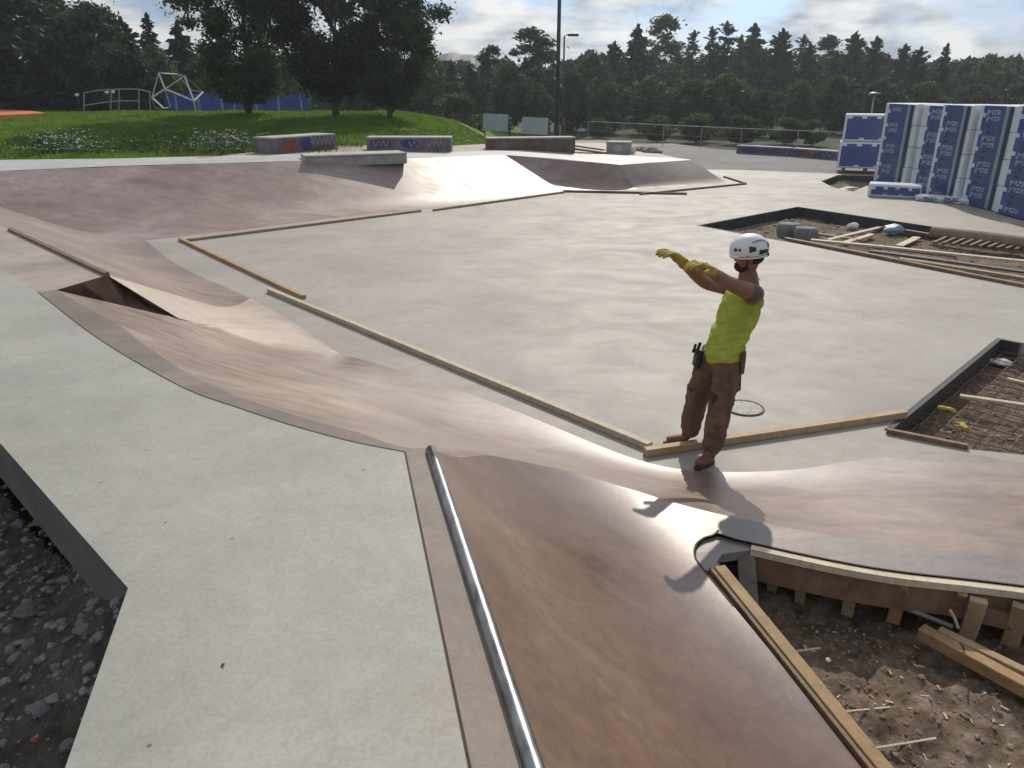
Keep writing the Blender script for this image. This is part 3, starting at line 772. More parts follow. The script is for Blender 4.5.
# nose: small pale concrete lip inside the rounded end
nz = px([(718, 535), (704, 539), (697, 546), (696, 556), (704, 569), (724, 570), (717, 561), (722, 553), (735, 551), (750, 549), (751, 543)], .33)
cdt_sheet('nose_ledge', [(p.x, p.y) for p in nz], [], .322, M['lipgrey'], skirt=.06)
# thin rust seam following the nose and lip
seam = rightS[:56] 
def ribbon(name, pl, w, mat, dz=.0025):
    mb = MB()
    for a, b in zip(pl[:-1], pl[1:]):
        d = (b - a)
        if d.length < 1e-6: continue
        d.normalize(); s_ = Vector((-d.y, d.x, 0)) * w / 2
        mb.raw([up(a - s_, dz), up(b - s_, dz), up(b + s_, dz), up(a + s_, dz)], [(0, 1, 2, 3)])
    o = mb.build(name, mat); o['kind'] = 'structure'; return o
ribbon('nose_seam', [p for p in rightS[8:56]], .012, M['seal'])
ribbon('lip_seam', cr_resample(strip_lo, 10), .012, M['seal'])

# debris of the near pit
board('leaning_plank', at(746, 550, .31), at(750, 606, .06), .105, .022, M['timber_grey'], 'grey plank leaning in the shade under the rounded lip', cat='plank', roll=0)
board('timber_beam', at(920, 631, .09), at(1048, 700, .09), .075, .07, M['timber_yellow'], 'thick yellow timber on the dirt at the right border, left one of the pair', 'pair of thick timbers on the near pit dirt', 'timber')
board('timber_beam', at(938, 633, .10), at(1060, 692, .10), .055, .07, M['timber'], 'brown timber lying against the right side of the thick yellow timber', 'pair of thick timbers on the near pit dirt', 'timber')
M['pvc'] = simple('grey_plastic_pipe', (.22, .21, .19), None, 6, .5)
mb = MB(); mb.tube([at(861, 592, .12), at(905, 608, .10), at(953, 627, .10)], .014, 10)
tag(mb.build('plastic_pipe', M['pvc'], smooth=True, origin=at(905, 608, .1)), 'grey pipe lying behind the timbers in the near pit', 'pipe')
def stick(x0, y0, z0, x1, y1, z1, r, mat, lb, nm='stick', cat='stick', flat=False, grp=None):
    a, b = at(x0, y0, z0), at(x1, y1, z1); mb = MB()
    if flat: mb.bar(a, b, r * 2, r, 0, .002, 2)
    else: mb.tube([a, a.lerp(b, .5) + Vector((.004, 0, .003)), b], r, 6)
    return tag(mb.build(nm, mat, origin=(a + b) / 2), lb, cat, grp)
M['white'] = simple('white_paint', (.75, .75, .72), (.6, .6, .58), 4, .6)
stick(859, 588, .14, 857, 601, .04, .007, M['white'], 'short white stick standing at the end of the grey pipe')
stick(950, 610, .2, 958, 628, .10, .009, M['timber_pale'], 'short pale stick upright behind the thick timbers')
stick(864, 634, .16, 864, 664, -.02, .006, M['rust'], 'thin rusty rod standing in the middle of the near pit', 'rebar_rod', 'rod')
stick(960, 642, .2, 966, 656, .05, .005, M['rust'], 'thin dark rod leaning on the thick timbers', 'rebar_rod', 'rod')
stick(790, 652, .02, 820, 648, .02, .006, M['timber_pale'], 'small pale stick near the ramp edge, uppermost of three', 'stick', 'stick', True)
stick(838, 712, .02, 890, 707, .02, .005, M['timber_pale'], 'thin pale stick at the ramp form edge, middle of three', 'stick', 'stick', True)
stick(868, 749, .02, 936, 738, .02, .005, M['timber_pale'], 'long thin pale stick at the bottom of the near pit', 'stick', 'stick', True)
stick(768, 572, .16, 792, 556, .24, .008, M['timber_grey'], 'grey stick leaning behind the grey plank in shade')
o = bpy.data.objects.new('stone', rock_mesh('stone', M['white'], 9)); COL.objects.link(o); o.location = at(766, 618, .04); o.scale = (.022,) * 3; tag(o, 'small white rubble lump at the foot of the leaning plank', 'stone')
o = bpy.data.objects.new('stone', rock_mesh('stone', M['white'], 12)); COL.objects.link(o); o.location = at(828, 660, .02); o.scale = (.016,) * 3; tag(o, 'white crumb of rubble on the near pit dirt', 'stone')

rgc = random.Random(5); mb = MB()
for _ in range(260):
    x, y = rgc.uniform(1.25, 3.8), rgc.uniform(1.2, 3.7); z = near_dirt(x, y) + .006; a = rgc.uniform(0, 6.28); l = rgc.uniform(.01, .045)
    dv = Vector((math.cos(a), math.sin(a), rgc.uniform(-.2, .3))) * l; mb.bar(Vector((x, y, z)) - dv / 2, Vector((x, y, z)) + dv / 2, rgc.uniform(.004, .012), .003)
tag(mb.build('wood_chips', M['timber_pale']), 'pale wood chips and splinters strewn over the near pit dirt', 'wood chips', None, 'stuff')
# rebar mesh
mb = MB(); u = (PIT2[1] - PIT2[0]).normalized(); v = Vector((u.y, -u.x, 0)); O = PIT2[0] + v * .06
def in_poly(p, poly):
    c = False; n = len(poly)
    for i in range(n):
        a, b = poly[i], poly[(i + 1) % n]
        if (a[1] > p[1]) != (b[1] > p[1]) and p[0] < (b[0] - a[0]) * (p[1] - a[1]) / (b[1] - a[1]) + a[0]: c = not c
    return c
def bars(dirv, offv, zb, n, L):
    for i in range(n):
        s0 = O + offv * (i * .19 + .05); run = []
        for k in range(int(L / .1)):
            p = s0 + dirv * (k * .1 - 2.5)
            if in_poly(p, PIT2): run.append(Vector((p.x, p.y, zb + .012 * math.sin(k * .7 + i))))
            elif len(run) > 1: mb.tube(run[::2] + run[-1:], .0055, 5); run = []
            else: run = []
        if len(run) > 1: mb.tube(run[::2] + run[-1:], .0055, 5)
bars(u, v, -.135, 18, 8); 
O2 = O; bars(v, u, -.123, 24, 8)
tag(mb.build('rebar_mesh', M['rust'], origin=at(985, 400, -.17)), 'rusty steel mesh laid in the pit right of the worker', 'rebar mesh')
board('timber_board', at(960, 396, -.09), at(1045, 408, -.09), .07, .03, M['timber_pale'], 'pale board lying on the middle of the rebar mesh', cat='board')
board('timber_board', at(1007, 379, -.09), at(1050, 389, -.09), .06, .03, M['timber_pale'], 'short pale board at the far end of the rebar mesh', cat='board')
M['glove'] = simple('yellow_glove_fabric', (.46, .33, .045), (.27, .18, .03), 14, .7)
M['plastic'] = simple('thin_white_plastic', (.6, .6, .6), None, 4, .4)

# ---- hands as skin-modifier chains (used for gloves)
def skin_mesh(name, nodes, edges, mat, root=0, sub=2, loc=None, jitter=0.0):
    """nodes: list of (Vector, rx, ry)"""
    me = bpy.data.meshes.new(name); o0 = Vector(loc) if loc is not None else Vector()
    me.from_pydata([(Vector(n[0]) - o0)[:] for n in nodes], edges, []); me.update()
    o = bpy.data.objects.new(name, me); COL.objects.link(o)
    m = o.modifiers.new('s', 'SKIN'); m.use_smooth_shade = True
    sv = me.skin_vertices[0].data
    for i, nd in enumerate(nodes): sv[i].radius = (nd[1], nd[2] if len(nd) > 2 else nd[1]); sv[i].use_root = (i == root)
    sb = o.modifiers.new('d', 'SUBSURF'); sb.levels = sub; sb.render_levels = sub
    dg = bpy.context.evaluated_depsgraph_get(); me2 = bpy.data.meshes.new_from_object(o.evaluated_get(dg))
    o.modifiers.clear(); o.data = me2; me2.materials.clear(); me2.materials.append(mat)
    me2.polygons.foreach_set('use_smooth', [True] * len(me2.polygons))
    if jitter:
        for v_ in me2.vertices:
            c = v_.co + o0; v_.co += v_.normal * jitter * (noise.noise(c * 14) + .6 * noise.noise(c * 31))
    me2.update(); o.location = o0
    return o
def hand_nodes(wrist, palm_dir, side, normal, s=1.0, curl=.5, wr=.03):
    """nodes and edges for a hand: wrist -> palm, four fingers and a thumb"""
    d, sd_, nn = palm_dir.normalized(), side.normalized(), normal.normalized()
    N = [(wrist - d * .035 * s, wr * 1.05 * s, wr * .95 * s), (wrist, wr * s, wr * .85 * s), (wrist + d * .045 * s, .036 * s, .024 * s), (wrist + d * .08 * s, .036 * s, .021 * s)]
    E_ = [(0, 1), (1, 2), (2, 3)]
    for k, (o_, L) in enumerate([(-.030, .070), (-.010, .082), (.010, .076), (.029, .060)]):
        b = wrist + d * .085 * s + sd_ * o_ * s; p = b; prev = 3; ang = .15 + .08 * k
        i0 = len(N); N.append((b + d * .004, .0125 * s, .0125 * s)); E_.append((3, i0)); prev = i0
        for j, f in enumerate((.45, .32, .23)):
            ang += curl * (.55 + .25 * j); p = p + (d * math.cos(ang) + nn * math.sin(ang)) * L * f * 1.1 * s
            N.append((p, (.0115 - .0012 * j) * s, (.0115 - .0012 * j) * s)); E_.append((prev, len(N) - 1)); prev = len(N) - 1
    t0 = wrist + d * .03 * s - sd_ * .032 * s; i0 = len(N); N.append((t0, .015 * s, .015 * s)); E_.append((2, i0))
    t1 = t0 + (d * .6 - sd_ * .65 + nn * .3).normalized() * .036 * s; N.append((t1, .0135 * s, .0135 * s)); E_.append((i0, i0 + 1))
    t2 = t1 + (d * .85 - sd_ * .2 + nn * .4).normalized() * .03 * s; N.append((t2, .011 * s, .011 * s)); E_.append((i0 + 1, i0 + 2))
    return N, E_
for (x, y, d_, lb) in [(941, 408, Vector((.8, -.5, .1)), 'yellow work glove dropped on the rebar mesh beside the pit edge'), (965, 428, Vector((.05, 1, .15)), 'yellow work glove lying near the brown form board of the rebar pit')]:
    w = at(x, y, -.10); N_, E_ = hand_nodes(w, d_, d_.cross(Vector((0, 0, 1))), Vector((0, 0, -1)), .9, .25, .034)
    g_ = skin_mesh('work_glove', N_, E_, M['glove'], root=1, sub=1, loc=w); tag(g_, lb, 'glove', 'gloves dropped in the rebar pit')
o = bpy.data.objects.new('plastic_scrap', rock_mesh('plastic_scrap', M['plastic'], 44, 3)); COL.objects.link(o); o.location = at(1001, 362, -.18); o.scale = (.16, .12, .05)
tag(o, 'crumpled pale plastic sheet in the far corner of the rebar pit', 'scrap')

# long pit planks
G = 'planks and boards in the long pit'
z_ = -.05
pl = [((794, 231), (861, 240), .12, .04, 'timber_wet', 'dark plank behind the two grey sacks', -.16, -.16),
      ((811, 240), (1050, 263.5), .13, .04, 'timber_pale', 'long pale plank on top of the bundle crossing the long pit', .02, .02),
      ((851, 244.5), (956, 256), .12, .04, 'timber', 'yellow plank in the middle of the bundle in the long pit', -.02, -.02),
      ((785, 238.5), (1050, 290), .10, .05, 'timber_wet', 'dark plank along the near edge of the long pit', .03, .03),
      ((899, 259), (1050, 281.5), .12, .04, 'timber', 'pale brown plank nearest the long pit edge at right', .05, .05),
      ((870, 251), (1050, 275), .14, .04, 'timber_grey', 'grey plank between the pale planks at the right of the long pit', -.04, -.04),
      ((828, 240), (886, 225.5), .12, .03, 'timber_pale', 'pale board slanting across the long pit, longest of three', -.16, -.16),
      ((842, 243.5), (872, 234), .14, .03, 'timber_pale', 'short pale board beside the slanting long board', -.17, -.17),
      ((899, 246), (917, 237), .16, .03, 'timber_pale', 'short pale board on the dirt at the middle of the long pit', -.17, -.17),
      ((898, 230), (940, 236), .14, .06, 'timber_grey', 'dark plank at the end of the tan roll', -.14, -.14)]
for a, b, w, h, mt, lb, za, zb in pl: board('plank', at(*a, za), at(*b, zb), w, h, M[mt], lb, G, 'plank', warp=.02)
M['tan_roll'] = simple('tan_geotextile', (.26, .21, .15), (.18, .14, .1), 5, .9)
mb = MB(); mb.tube([at(932, 232, -.02), at(980, 238, .0), at(1060, 248.5, 0)], [.12, .14, .14], 14)
tag(mb.build('fabric_roll', M['tan_roll'], smooth=False, origin=at(980, 238, 0)), 'long tan roll lying along the far side of the long pit', 'roll')
for i in range(16):
    x = 934 + i * 9.0
    board('support_batten', at(x, 243 + i * .75, -.08), at(x + 12, 237.5 + i * .85, -.02), .05, .05, M['timber_wet'], 'narrow dark slat in the even row beside the tan roll, long pit', 'row of slats beside the tan roll', 'slat', warp=0, n=1, bev=0)
M['sack'] = simple('grey_sack', (.20, .23, .21), (.13, .15, .14), 5, .9)
for (x, y, s_, lb) in [(788, 236, .20, 'grey-green sack in the long pit, left of the pair'), (805, 240, .19, 'grey sack on the near edge of the long pit, right of the pair')]:
    bm = bmesh.new(); bmesh.ops.create_cube(bm, size=2); bmesh.ops.subdivide_edges(bm, edges=bm.edges, cuts=4, use_grid_fill=True)
    for v_ in bm.verts:
        q = v_.co; r_ = 1 - .18 * (q.x ** 2 * q.y ** 2) - .1 * q.z ** 2; q.x *= r_; q.y *= r_; q += Vector((noise.noise(q * 2 + Vector((x, 0, 0))), noise.noise(q * 2 + Vector((0, x, 0))), noise.noise(q * 2))) * .14
        q.x *= s_ * 1.25; q.y *= s_; q.z *= s_ * .75
    me = bpy.data.meshes.new('sack'); bm.to_mesh(me); bm.free(); me.materials.append(M['sack']); o = bpy.data.objects.new('sack', me); COL.objects.link(o)
    me.polygons.foreach_set('use_smooth', [True] * len(me.polygons)); o.location = at(x, y, -.12) + Vector((0, 0, .12)); tag(o, lb, 'sack', 'sacks in the long pit')
M['bluebits'] = simple('blue_white_plastic', (.35, .42, .5), (.15, .22, .4), 8, .5)
o = bpy.data.objects.new('plastic_bundle', rock_mesh('plastic_bundle', M['bluebits'], 21)); COL.objects.link(o); o.location = at(894, 229, -.1); o.scale = (.3, .2, .18); tag(o, 'bluish plastic bundle beside the slanting board in the long pit', 'bundle')
o = bpy.data.objects.new('rubble_lump', rock_mesh('rubble_lump', M['white'], 23)); COL.objects.link(o); o.location = at(853, 226, -.15); o.scale = (.14, .1, .12); tag(o, 'white lump of rubble near the far side of the long pit', 'rubble')
for i, (x, y) in enumerate([(843, 190), (850, 188)]):
    o = bpy.data.objects.new('rubble_lump', rock_mesh('rubble_lump', M['white'], 25 + i)); COL.objects.link(o); o.location = at(x, y, -.05); o.scale = (.22, .15, .08)
    tag(o, ['white crumpled scrap at the near edge of the small far pit', 'pale scrap right of the crumpled white one in the small far pit'][i], 'rubble')
# manhole
mb = MB(); c = at(744, 408, .004); mb.tube([up(c, 0), up(c, .006)], .17, 28)
mh = empty('manhole_cover', c, label='round pale manhole cover in the floor behind the worker', cat='manhole cover')
M['manhole'] = simple('manhole_concrete', (.5, .49, .46), (.25, .24, .22), 30, .8)
to_child(mb.build('cover', M['manhole']), mh)
ring = [(c + Vector((math.cos(t * math.pi / 16) * .185, math.sin(t * math.pi / 16) * .185, .003))) for t in range(33)]
mb = MB(); mb.tube(ring, .008, 5, False); to_child(mb.build('frame', M['rust']), mh)

# ================================================================== blocks, ledges, barriers
M['graff'] = simple('painted_block', (.19, .165, .18), (.10, .085, .10), 3, .8)
M['g_red'] = simple('red_spray', (.30, .07, .05), (.16, .05, .04), 4, .8)
M['g_blue'] = simple('blue_spray', (.035, .06, .22), (.03, .04, .12), 4, .8)
M['g_white'] = simple('white_spray', (.42, .42, .42), (.2, .2, .22), 6, .8)
M['g_brown'] = simple('brown_block_side', (.16, .11, .08), (.09, .065, .055), 4, .85)
M['g_purple'] = simple('purple_spray', (.12, .05, .16), (.07, .04, .12), 4, .8)
M['block_top'] = simple('worn_block_top', (.42, .41, .38), (.32, .31, .29), 4, .8)
def block(name, x0, y0, x1, y1, zb, h, depth, side_mat, label, cat, marks=(), overh=.02, group=None, zb1=None, sink=.14):
    a, b = at(x0, y0, zb), at(x1, y1, zb if zb1 is None else zb1); d = (b - a); d.z = 0; L = d.length; d.normalize(); nb = Vector((-d.y, d.x, 0))
    if nb.y < 0: nb = -nb
    root = empty(name, a, label=label, cat=cat, group=group)
    ang = math.atan2(d.y, d.x); root.rotation_euler = (0, 0, ang)
    mb = MB(); mb.box((L / 2, depth / 2, (h - .055 - sink) / 2), (L, depth, h - .055 + sink)); mb.build('side', side_mat, root, bevel=.01)
    mb = MB(); mb.box((L / 2, depth / 2, h - .025 + .002), (L + overh, depth + overh, .05)); mb.build('top', M['block_top'], root, bevel=.01)
    for k, (kind, u0, u1, v0, v1, mt) in enumerate(marks):
        mb = MB(); y = -.012
        if kind == 'patch':
            n = 14; V = []
            for i in range(n):
                t = i / n * 6.283; r = 1 + .25 * noise.noise(Vector((math.cos(t) * 2, math.sin(t) * 2, k + x0)))
                V.append((L * (u0 + u1) / 2 + L * (u1 - u0) / 2 * math.cos(t) * r, y + .004, h * ((v0 + v1) / 2 + (v1 - v0) / 2 * math.sin(t) * min(r, 1))))
            mb.raw(V, [tuple(range(n))])
        else:
            n = kind; w = (u1 - u0) * L / n
            for i in range(n):
                xa = u0 * L + i * w; za, zb_ = (v0, v1) if i % 2 else (v1, v0)
                mb.bar((xa, y, h * za), (xa + w, y, h * zb_), .006, .02)
                if i % 3 == 0: mb.bar((xa, y - .001, h * v0), (xa + w * .2, y - .001, h * v1), .006, .02)
        mb.build('graffiti', mt, root)
    return root
block('graffiti_block', 274, 154.5, 336, 149, 1.10, .46, .8, M['graff'], 'tall concrete block with red and blue graffiti and white lettering, behind the bank', 'concrete block',
      [('patch', .12, .40, .12, .8, M['g_red']), ('patch', .40, .62, .1, .9, M['g_blue']), ('patch', .45, .98, .0, .28, M['g_brown']), (11, .60, .97, .35, .88, M['g_white'])])
block('graffiti_block', 367, 149.5, 451, 149.5, 1.09, .37, .7, M['graff'], 'long low graffiti bench block in the middle of the plaza edge', 'concrete block',
      [('patch', .04, .32, .1, .85, M['g_purple']), (6, .08, .26, .2, .75, M['g_white']), ('patch', .4, .62, .1, .85, M['g_blue']), (3, .5, .6, .2, .7, M['g_white']), (8, .72, .94, .25, .75, M['g_white'])])
block('brown_block', 488, 150.5, 575, 155, .93, .40, .6, M['g_brown'], 'long brown block ledge left of the white bag on the low platform', 'concrete block', [('patch', .05, .25, .1, .8, M['graff'])], zb1=.74)
block('slab_bench', 306, 162.6, 407, 160.2, 1.06, .17, .9, M['concrete_old'], 'plain grey concrete slab lying over the lip of the far bank', 'bench', sink=.12, zb1=1.03)
block('utility_box', 606, 154, 629, 154.5, .68, .42, .7, M['concrete_old'], 'grey concrete box beside a white bag on the low platform', 'box', [('patch', .3, .7, .2, .8, M['block_top'])])
bag = rock_mesh('rubble_bag', M['white'], 31); o = bpy.data.objects.new('rubble_bag', bag); COL.objects.link(o); o.location = at(630, 150, .8); o.scale = (.28, .25, .3); tag(o, 'crumpled white bag against the grey concrete box', 'bag')
for i, (x, y) in enumerate([(641, 150), (652, 151.5)]):
    o = bpy.data.objects.new('rubble_pile', rock_mesh('rubble_pile', M['stone_light'], 35 + i, 3)); COL.objects.link(o); o.location = at(x, y, .66); o.scale = (.42, .3, .22)
    tag(o, ['grey rubble heap right beside the white bag', 'grey rubble heap farthest right on the low platform'][i], 'rubble')
mb = MB(); a, b = at(575, 149, .9), at(604, 153, .72); mb.bar(a, b, .5, .06); mb.bar(up(a, .1), up(b, .1), .06, .05)
tag(mb.build('grind_rail', M['timber_grey'], origin=(a + b) / 2), 'dark low rail ramp between the brown block and the grey box', 'grind rail')
for i, (x0, y0, x1, y1, lb, mk) in enumerate([
    (736, 153, 788, 156, 'dark blue graffiti barrier, left of the three beside the yard', [('patch', .05, .5, .1, .9, M['g_blue']), ('patch', .5, .95, .1, .9, M['g_purple'])]),
    (790, 156.2, 813, 158, 'purple and red graffiti barrier in the middle of the three', [('patch', .05, .6, .1, .9, M['g_purple']), ('patch', .5, .95, .1, .8, M['g_red'])]),
    (815, 158.2, 836, 160, 'blue graffiti barrier with white zigzag letters, nearest the foam packs', [('patch', .02, .98, .05, .95, M['g_blue']), (5, .3, .95, .2, .8, M['g_white'])])]):
    block('graffiti_barrier', x0, y0, x1, y1, -.01, .36, .45, M['graff'], lb, 'barrier', mk, group='graffiti barriers at the yard edge')

# ================================================================== foam board stacks
M['film'] = simple('white_film', (.66, .70, .74), (.55, .60, .66), 4, .35)
M['print'] = simple('blue_film_print', (.045, .085, .27), (.03, .055, .19), 3, .35)
M['print_dark'] = simple('navy_film_print', (.012, .028, .085), None, 3, .35)
M['pale_teal'] = simple('pale_teal_film', (.24, .34, .37), (.19, .27, .31), 4, .35)
M['lett'] = simple('film_lettering', (.48, .54, .62), (.2, .25, .36), 7, .4)
M['lett_dim'] = simple('dim_film_lettering', (.09, .12, .24), (.05, .07, .17), 7, .4)
def text_mesh(txt, size):
    cu = bpy.data.curves.new('t', 'FONT'); cu.body = txt; cu.size = size; cu.align_x = 'LEFT'; cu.offset = size * .018; cu.resolution_u = 2
    o = bpy.data.objects.new('t', cu); COL.objects.link(o); dg = bpy.context.evaluated_depsgraph_get()
    me = bpy.data.meshes.new_from_object(o.evaluated_get(dg)); vs = [v.co.copy() for v in me.vertices]; fs = [tuple(p.vertices) for p in me.polygons]
    bpy.data.objects.remove(o); bpy.data.meshes.remove(me); return vs, fs
TXT = text_mesh('JMZE', .2)
def foam_stack(X, Y0, Y1, h, label, seed, name='foam_board_stack', zb=.02, depth=1.2, lean=0.0, wfrac=(.13, .70, .80, .90)):
    """Y0 far edge, Y1 near edge; printed side faces -X"""
    r = random.Random(seed); root = empty(name, (X, (Y0 + Y1) / 2, zb), label=label, cat='insulation stack', group='wrapped foam board stacks')
    W = Y0 - Y1; y = lambda f: W / 2 - f * W
    mb = MB(); nb = 4
    for k in range(nb):
        z0, z1 = h * k / nb, h * (k + 1) / nb; j = r.uniform(-.012, .012)
        mb.box((depth / 2 + j, 0, (z0 + z1) / 2), (depth, W - .02, z1 - z0 - .006))
    mb.build('wrapped_boards', M['film'], root, bevel=.02)
    a, b, c, d = wfrac
    mb = MB(); V = []; n = 24
    # blue panel with notched left border
    for k in range(n):
        z0, z1 = h * k / n + .01, h * (k + 1) / n + .01
        notch = a + (.07 if (k % 4) == 1 else 0.0)
        x = -.022
        mb.raw([(x, y(notch), z0), (x, y(b), z0), (x, y(b), min(z1, h - .02)), (x, y(notch), min(z1, h - .02))], [(0, 1, 2, 3)])
    mb.build('printed_panel', M['print'], root)
    mb = MB(); x = -.023
    mb.raw([(x, y(b + .01), .02), (x, y(c), .02), (x, y(c), h - .03), (x, y(b + .01), h - .03)], [(0, 1, 2, 3)]); mb.build('pale_band', M['pale_teal'], root)
    mb = MB(); mb.raw([(x, y(c), .02), (x, y(d), .02), (x, y(d), h - .03), (x, y(c), h - .03)], [(0, 1, 2, 3)]); mb.build('dark_band', M['print_dark'], root)
    br, dm = MB(), MB(); z = h - .22; k = r.randint(0, 2)
    sc = 1.3 * min(1.0, (b - a - .12) * W / .62)
    while z > .05:
        tgt = br if k % 4 in (0, 1) else dm
        oy = y(a + .10) - r.uniform(0, .04) * W
        tgt.raw([(-.026, oy - v.x * sc, z + v.y * .7) for v in TXT[0]], TXT[1])
        if k % 4 in (2, 3):
            dm.box((-.0245, oy - .28 * sc, z - .035), (.002, .5 * sc, .018))
        z -= .155; k += 1
    br.build('lettering', M['lett'], root); dm.build('faint_lettering', M['lett_dim'], root)
    return root
foam_stack(12.0, 25.5, 23.45, 2.42, 'leftmost tall foam board stack with blue printed film', 1)
foam_stack(12.12, 23.40, 22.1, 2.41, 'narrow half hidden blue foam stack, second tall one from the left', 2, wfrac=(.30, .96, .97, .99))
foam_stack(11.95, 22.05, 20.5, 2.45, 'bright blue foam board stack, third tall one from the left', 3)
foam_stack(12.05, 20.42, 18.85, 2.47, 'tall foam board stack with purplish blue panel, second from the right border', 4)
foam_stack(11.95, 18.78, 17.0, 2.49, 'foam board stack cut by the right border of the photo', 5)
foam_stack(12.2, 16.9, 15.1, 2.47, 'foam board stack just beyond the right border', 6)
# two packs stacked behind at the left; printed side faces the camera
def foam_pack(x, yy, z, w, h, depth, label, seed, rz=0.0, rows=2, name='foam_board_pack', mt='print'):
    r = random.Random(seed); root = empty(name, (x, yy, z), rz, label, 'insulation pack', 'loose foam board packs')
    mb = MB(); mb.box((w / 2, depth / 2, h / 2), (w, depth, h - .01)); mb.build('wrapped_boards', M['film'], root, bevel=.03)
    mb = MB(); n = 12
    for k in range(n):
        x0, x1 = .08 + (w - .12) * k / n, .08 + (w - .12) * (k + 1) / n; zt = h - (.07 if k % 3 else .15); zb = .07 if (k + 1) % 4 else .13
        mb.raw([(x0, -.004, zb), (x1, -.004, zb), (x1, -.004, zt), (x0, -.004, zt)], [(0, 1, 2, 3)])
    mb.build('printed_panel', M[mt], root)
    mb = MB(); xx = .2
    while xx < w - .5:
        s_ = .5 + .5 * r.random()
        mb.raw([(xx + v.x * s_, -.008, h * .45 + v.y * s_ * .8) for v in TXT[0]], TXT[1]); mb.box((xx + .15, -.007, h * .3), (.26, .002, .03)); xx += .5
    mb.build('lettering', M['lett_dim'], root); return root
bx = atY(836, 169, 28.5)
foam_pack(bx.x, 28.5, .14, 2.1, .93, 1.2, 'lower blue foam pack of the pair behind the tall stacks', 11, rz=-.4)
foam_pack(bx.x + .05, 28.5, 1.08, 2.05, .93, 1.2, 'upper blue foam pack of the pair behind the tall stacks', 12, rz=-.4)
pr = empty('pallet', (bx.x, 28.5, 0), -.4, 'dark wooden bearers under the pair of foam packs', 'pallet')
for k in range(3):
    mb = MB(); mb.box((.25 + k * .75, .6, .06), (.12, 1.1, .12)); mb.build('bearer', M['timber_wet'], pr)
q = at(862, 196, 0); foam_pack(q.x + .1, q.y - .1, .0, 1.35, .36, .7, 'small blue foam pack lying at the foot of the tall stacks', 13, rz=-.45)
q = at(903, 200, 0); foam_pack(q.x + .25, q.y - .15, .0, 1.5, .16, .5, 'flat whitish film bundle lying right of the small blue pack', 14, rz=-.75, mt='pale_teal')

# ================================================================== lamps, signs, fence, playground
M['pole'] = simple('dark_pole_paint', (.035, .035, .037), (.02, .02, .022), 3, .5)
M['galv'] = simple('grey_metal', (.38, .38, .38), (.28, .28, .28), 6, .45, .6)
def pole(x, ybase, Y, ytop, r0, r1, label, head=None, name='lamp_post', cat='lamp post', mt='pole', zb=None, lean=0):
    b = atY(x, ybase, Y); 
    if zb is not None: b.z = zb
    zt = top_z(ytop, Y); h = zt - b.z
    root = empty(name, b, label=label, cat=cat)
    mb = MB(); mb.tube([(0, 0, -.3), (0, 0, h * .5), (lean, 0, h)], [r0, (r0 + r1) / 2, r1], 10); mb.build('pole', M[mt], root, True)
    mb = MB(); mb.tube([(0, 0, -.1), (0, 0, .9)], r0 * 1.35, 10); mb.build('base', M[mt], root)
    if head == 'arm':
        mb = MB(); mb.tube([(lean, 0, h - .05), (lean + .12, 0, h + .08), (lean + .5, 0, h + .1)], .035, 6); mb.build('arm', M[mt], root)
        mb = MB(); mb.box((lean + .62, 0, h + .06), (.75, .28, .16)); mb.build('lamp_head', M['pole'], root, bevel=.03)
    if head == 'disc':
        mb = MB(); mb.tube([(0, 0, h - .02), (0, 0, h + .05), (0, 0, h + .1)], [.32, .30, .08], 16); mb.build('lamp_head', M['galv'], root, True)
    return root
pole(556.5, 141, 40, -75, .115, .08, 'very tall dark lighting mast cut by the top of the photo', name='lighting_mast', cat='mast')
pole(563.5, 140, 43, 118, .08, .08, 'short dark post standing right against the tall mast', name='post', cat='post', zb=-.2)
pole(562, 138, 58, 36, .09, .06, 'street lamp with a short arm rising above the trees beside the mast', 'arm', zb=-.3)
pole(868.5, 130, 44, 94, .05, .04, 'park lamp with pale round head behind the foam packs', 'disc', mt='galv', zb=-.3, lean=0)
M['panel'] = simple('bluish_white_panel', (.42, .48, .55), (.36, .42, .50), 2, .6)
for (x0, y0, x1, y1, Y, lb) in [(483, 114, 508, 131, 46, 'blank bluish-white panel at the right end of the mound'), (522, 117.5, 548, 134.5, 46.5, 'blank bluish-white panel just left of the tall mast')]:
    a, b = atY(x0, y1, Y), atY(x1, y0, Y); w = b.x - a.x; h = b.z - a.z
    root = empty('panel_board', (a.x, Y, a.z), label=lb, cat='panel')
    mb = MB(); mb.box((w / 2, 0, h / 2), (w, .05, h), Matrix.Rotation(R(2.5), 3, 'Y')); mb.build('face', M['panel'], root, bevel=.01)
    mb = MB(); mb.bar((w + .08, .05, -1.6), (w + .12, .05, h * .8), .1, .1); mb.build('post', M['pole'], root)
    mb = MB(); mb.bar((.1, .1, -1.6), (.1, .1, h * .8), .07, .07); mb.build('post', M['pole'], root)
    for k in range(3):
        mb = MB(); mb.box((w + .14, -.02, h * (.2 + .28 * k)), (.12, .06, .08)); mb.build('bracket', M['galv'], root)
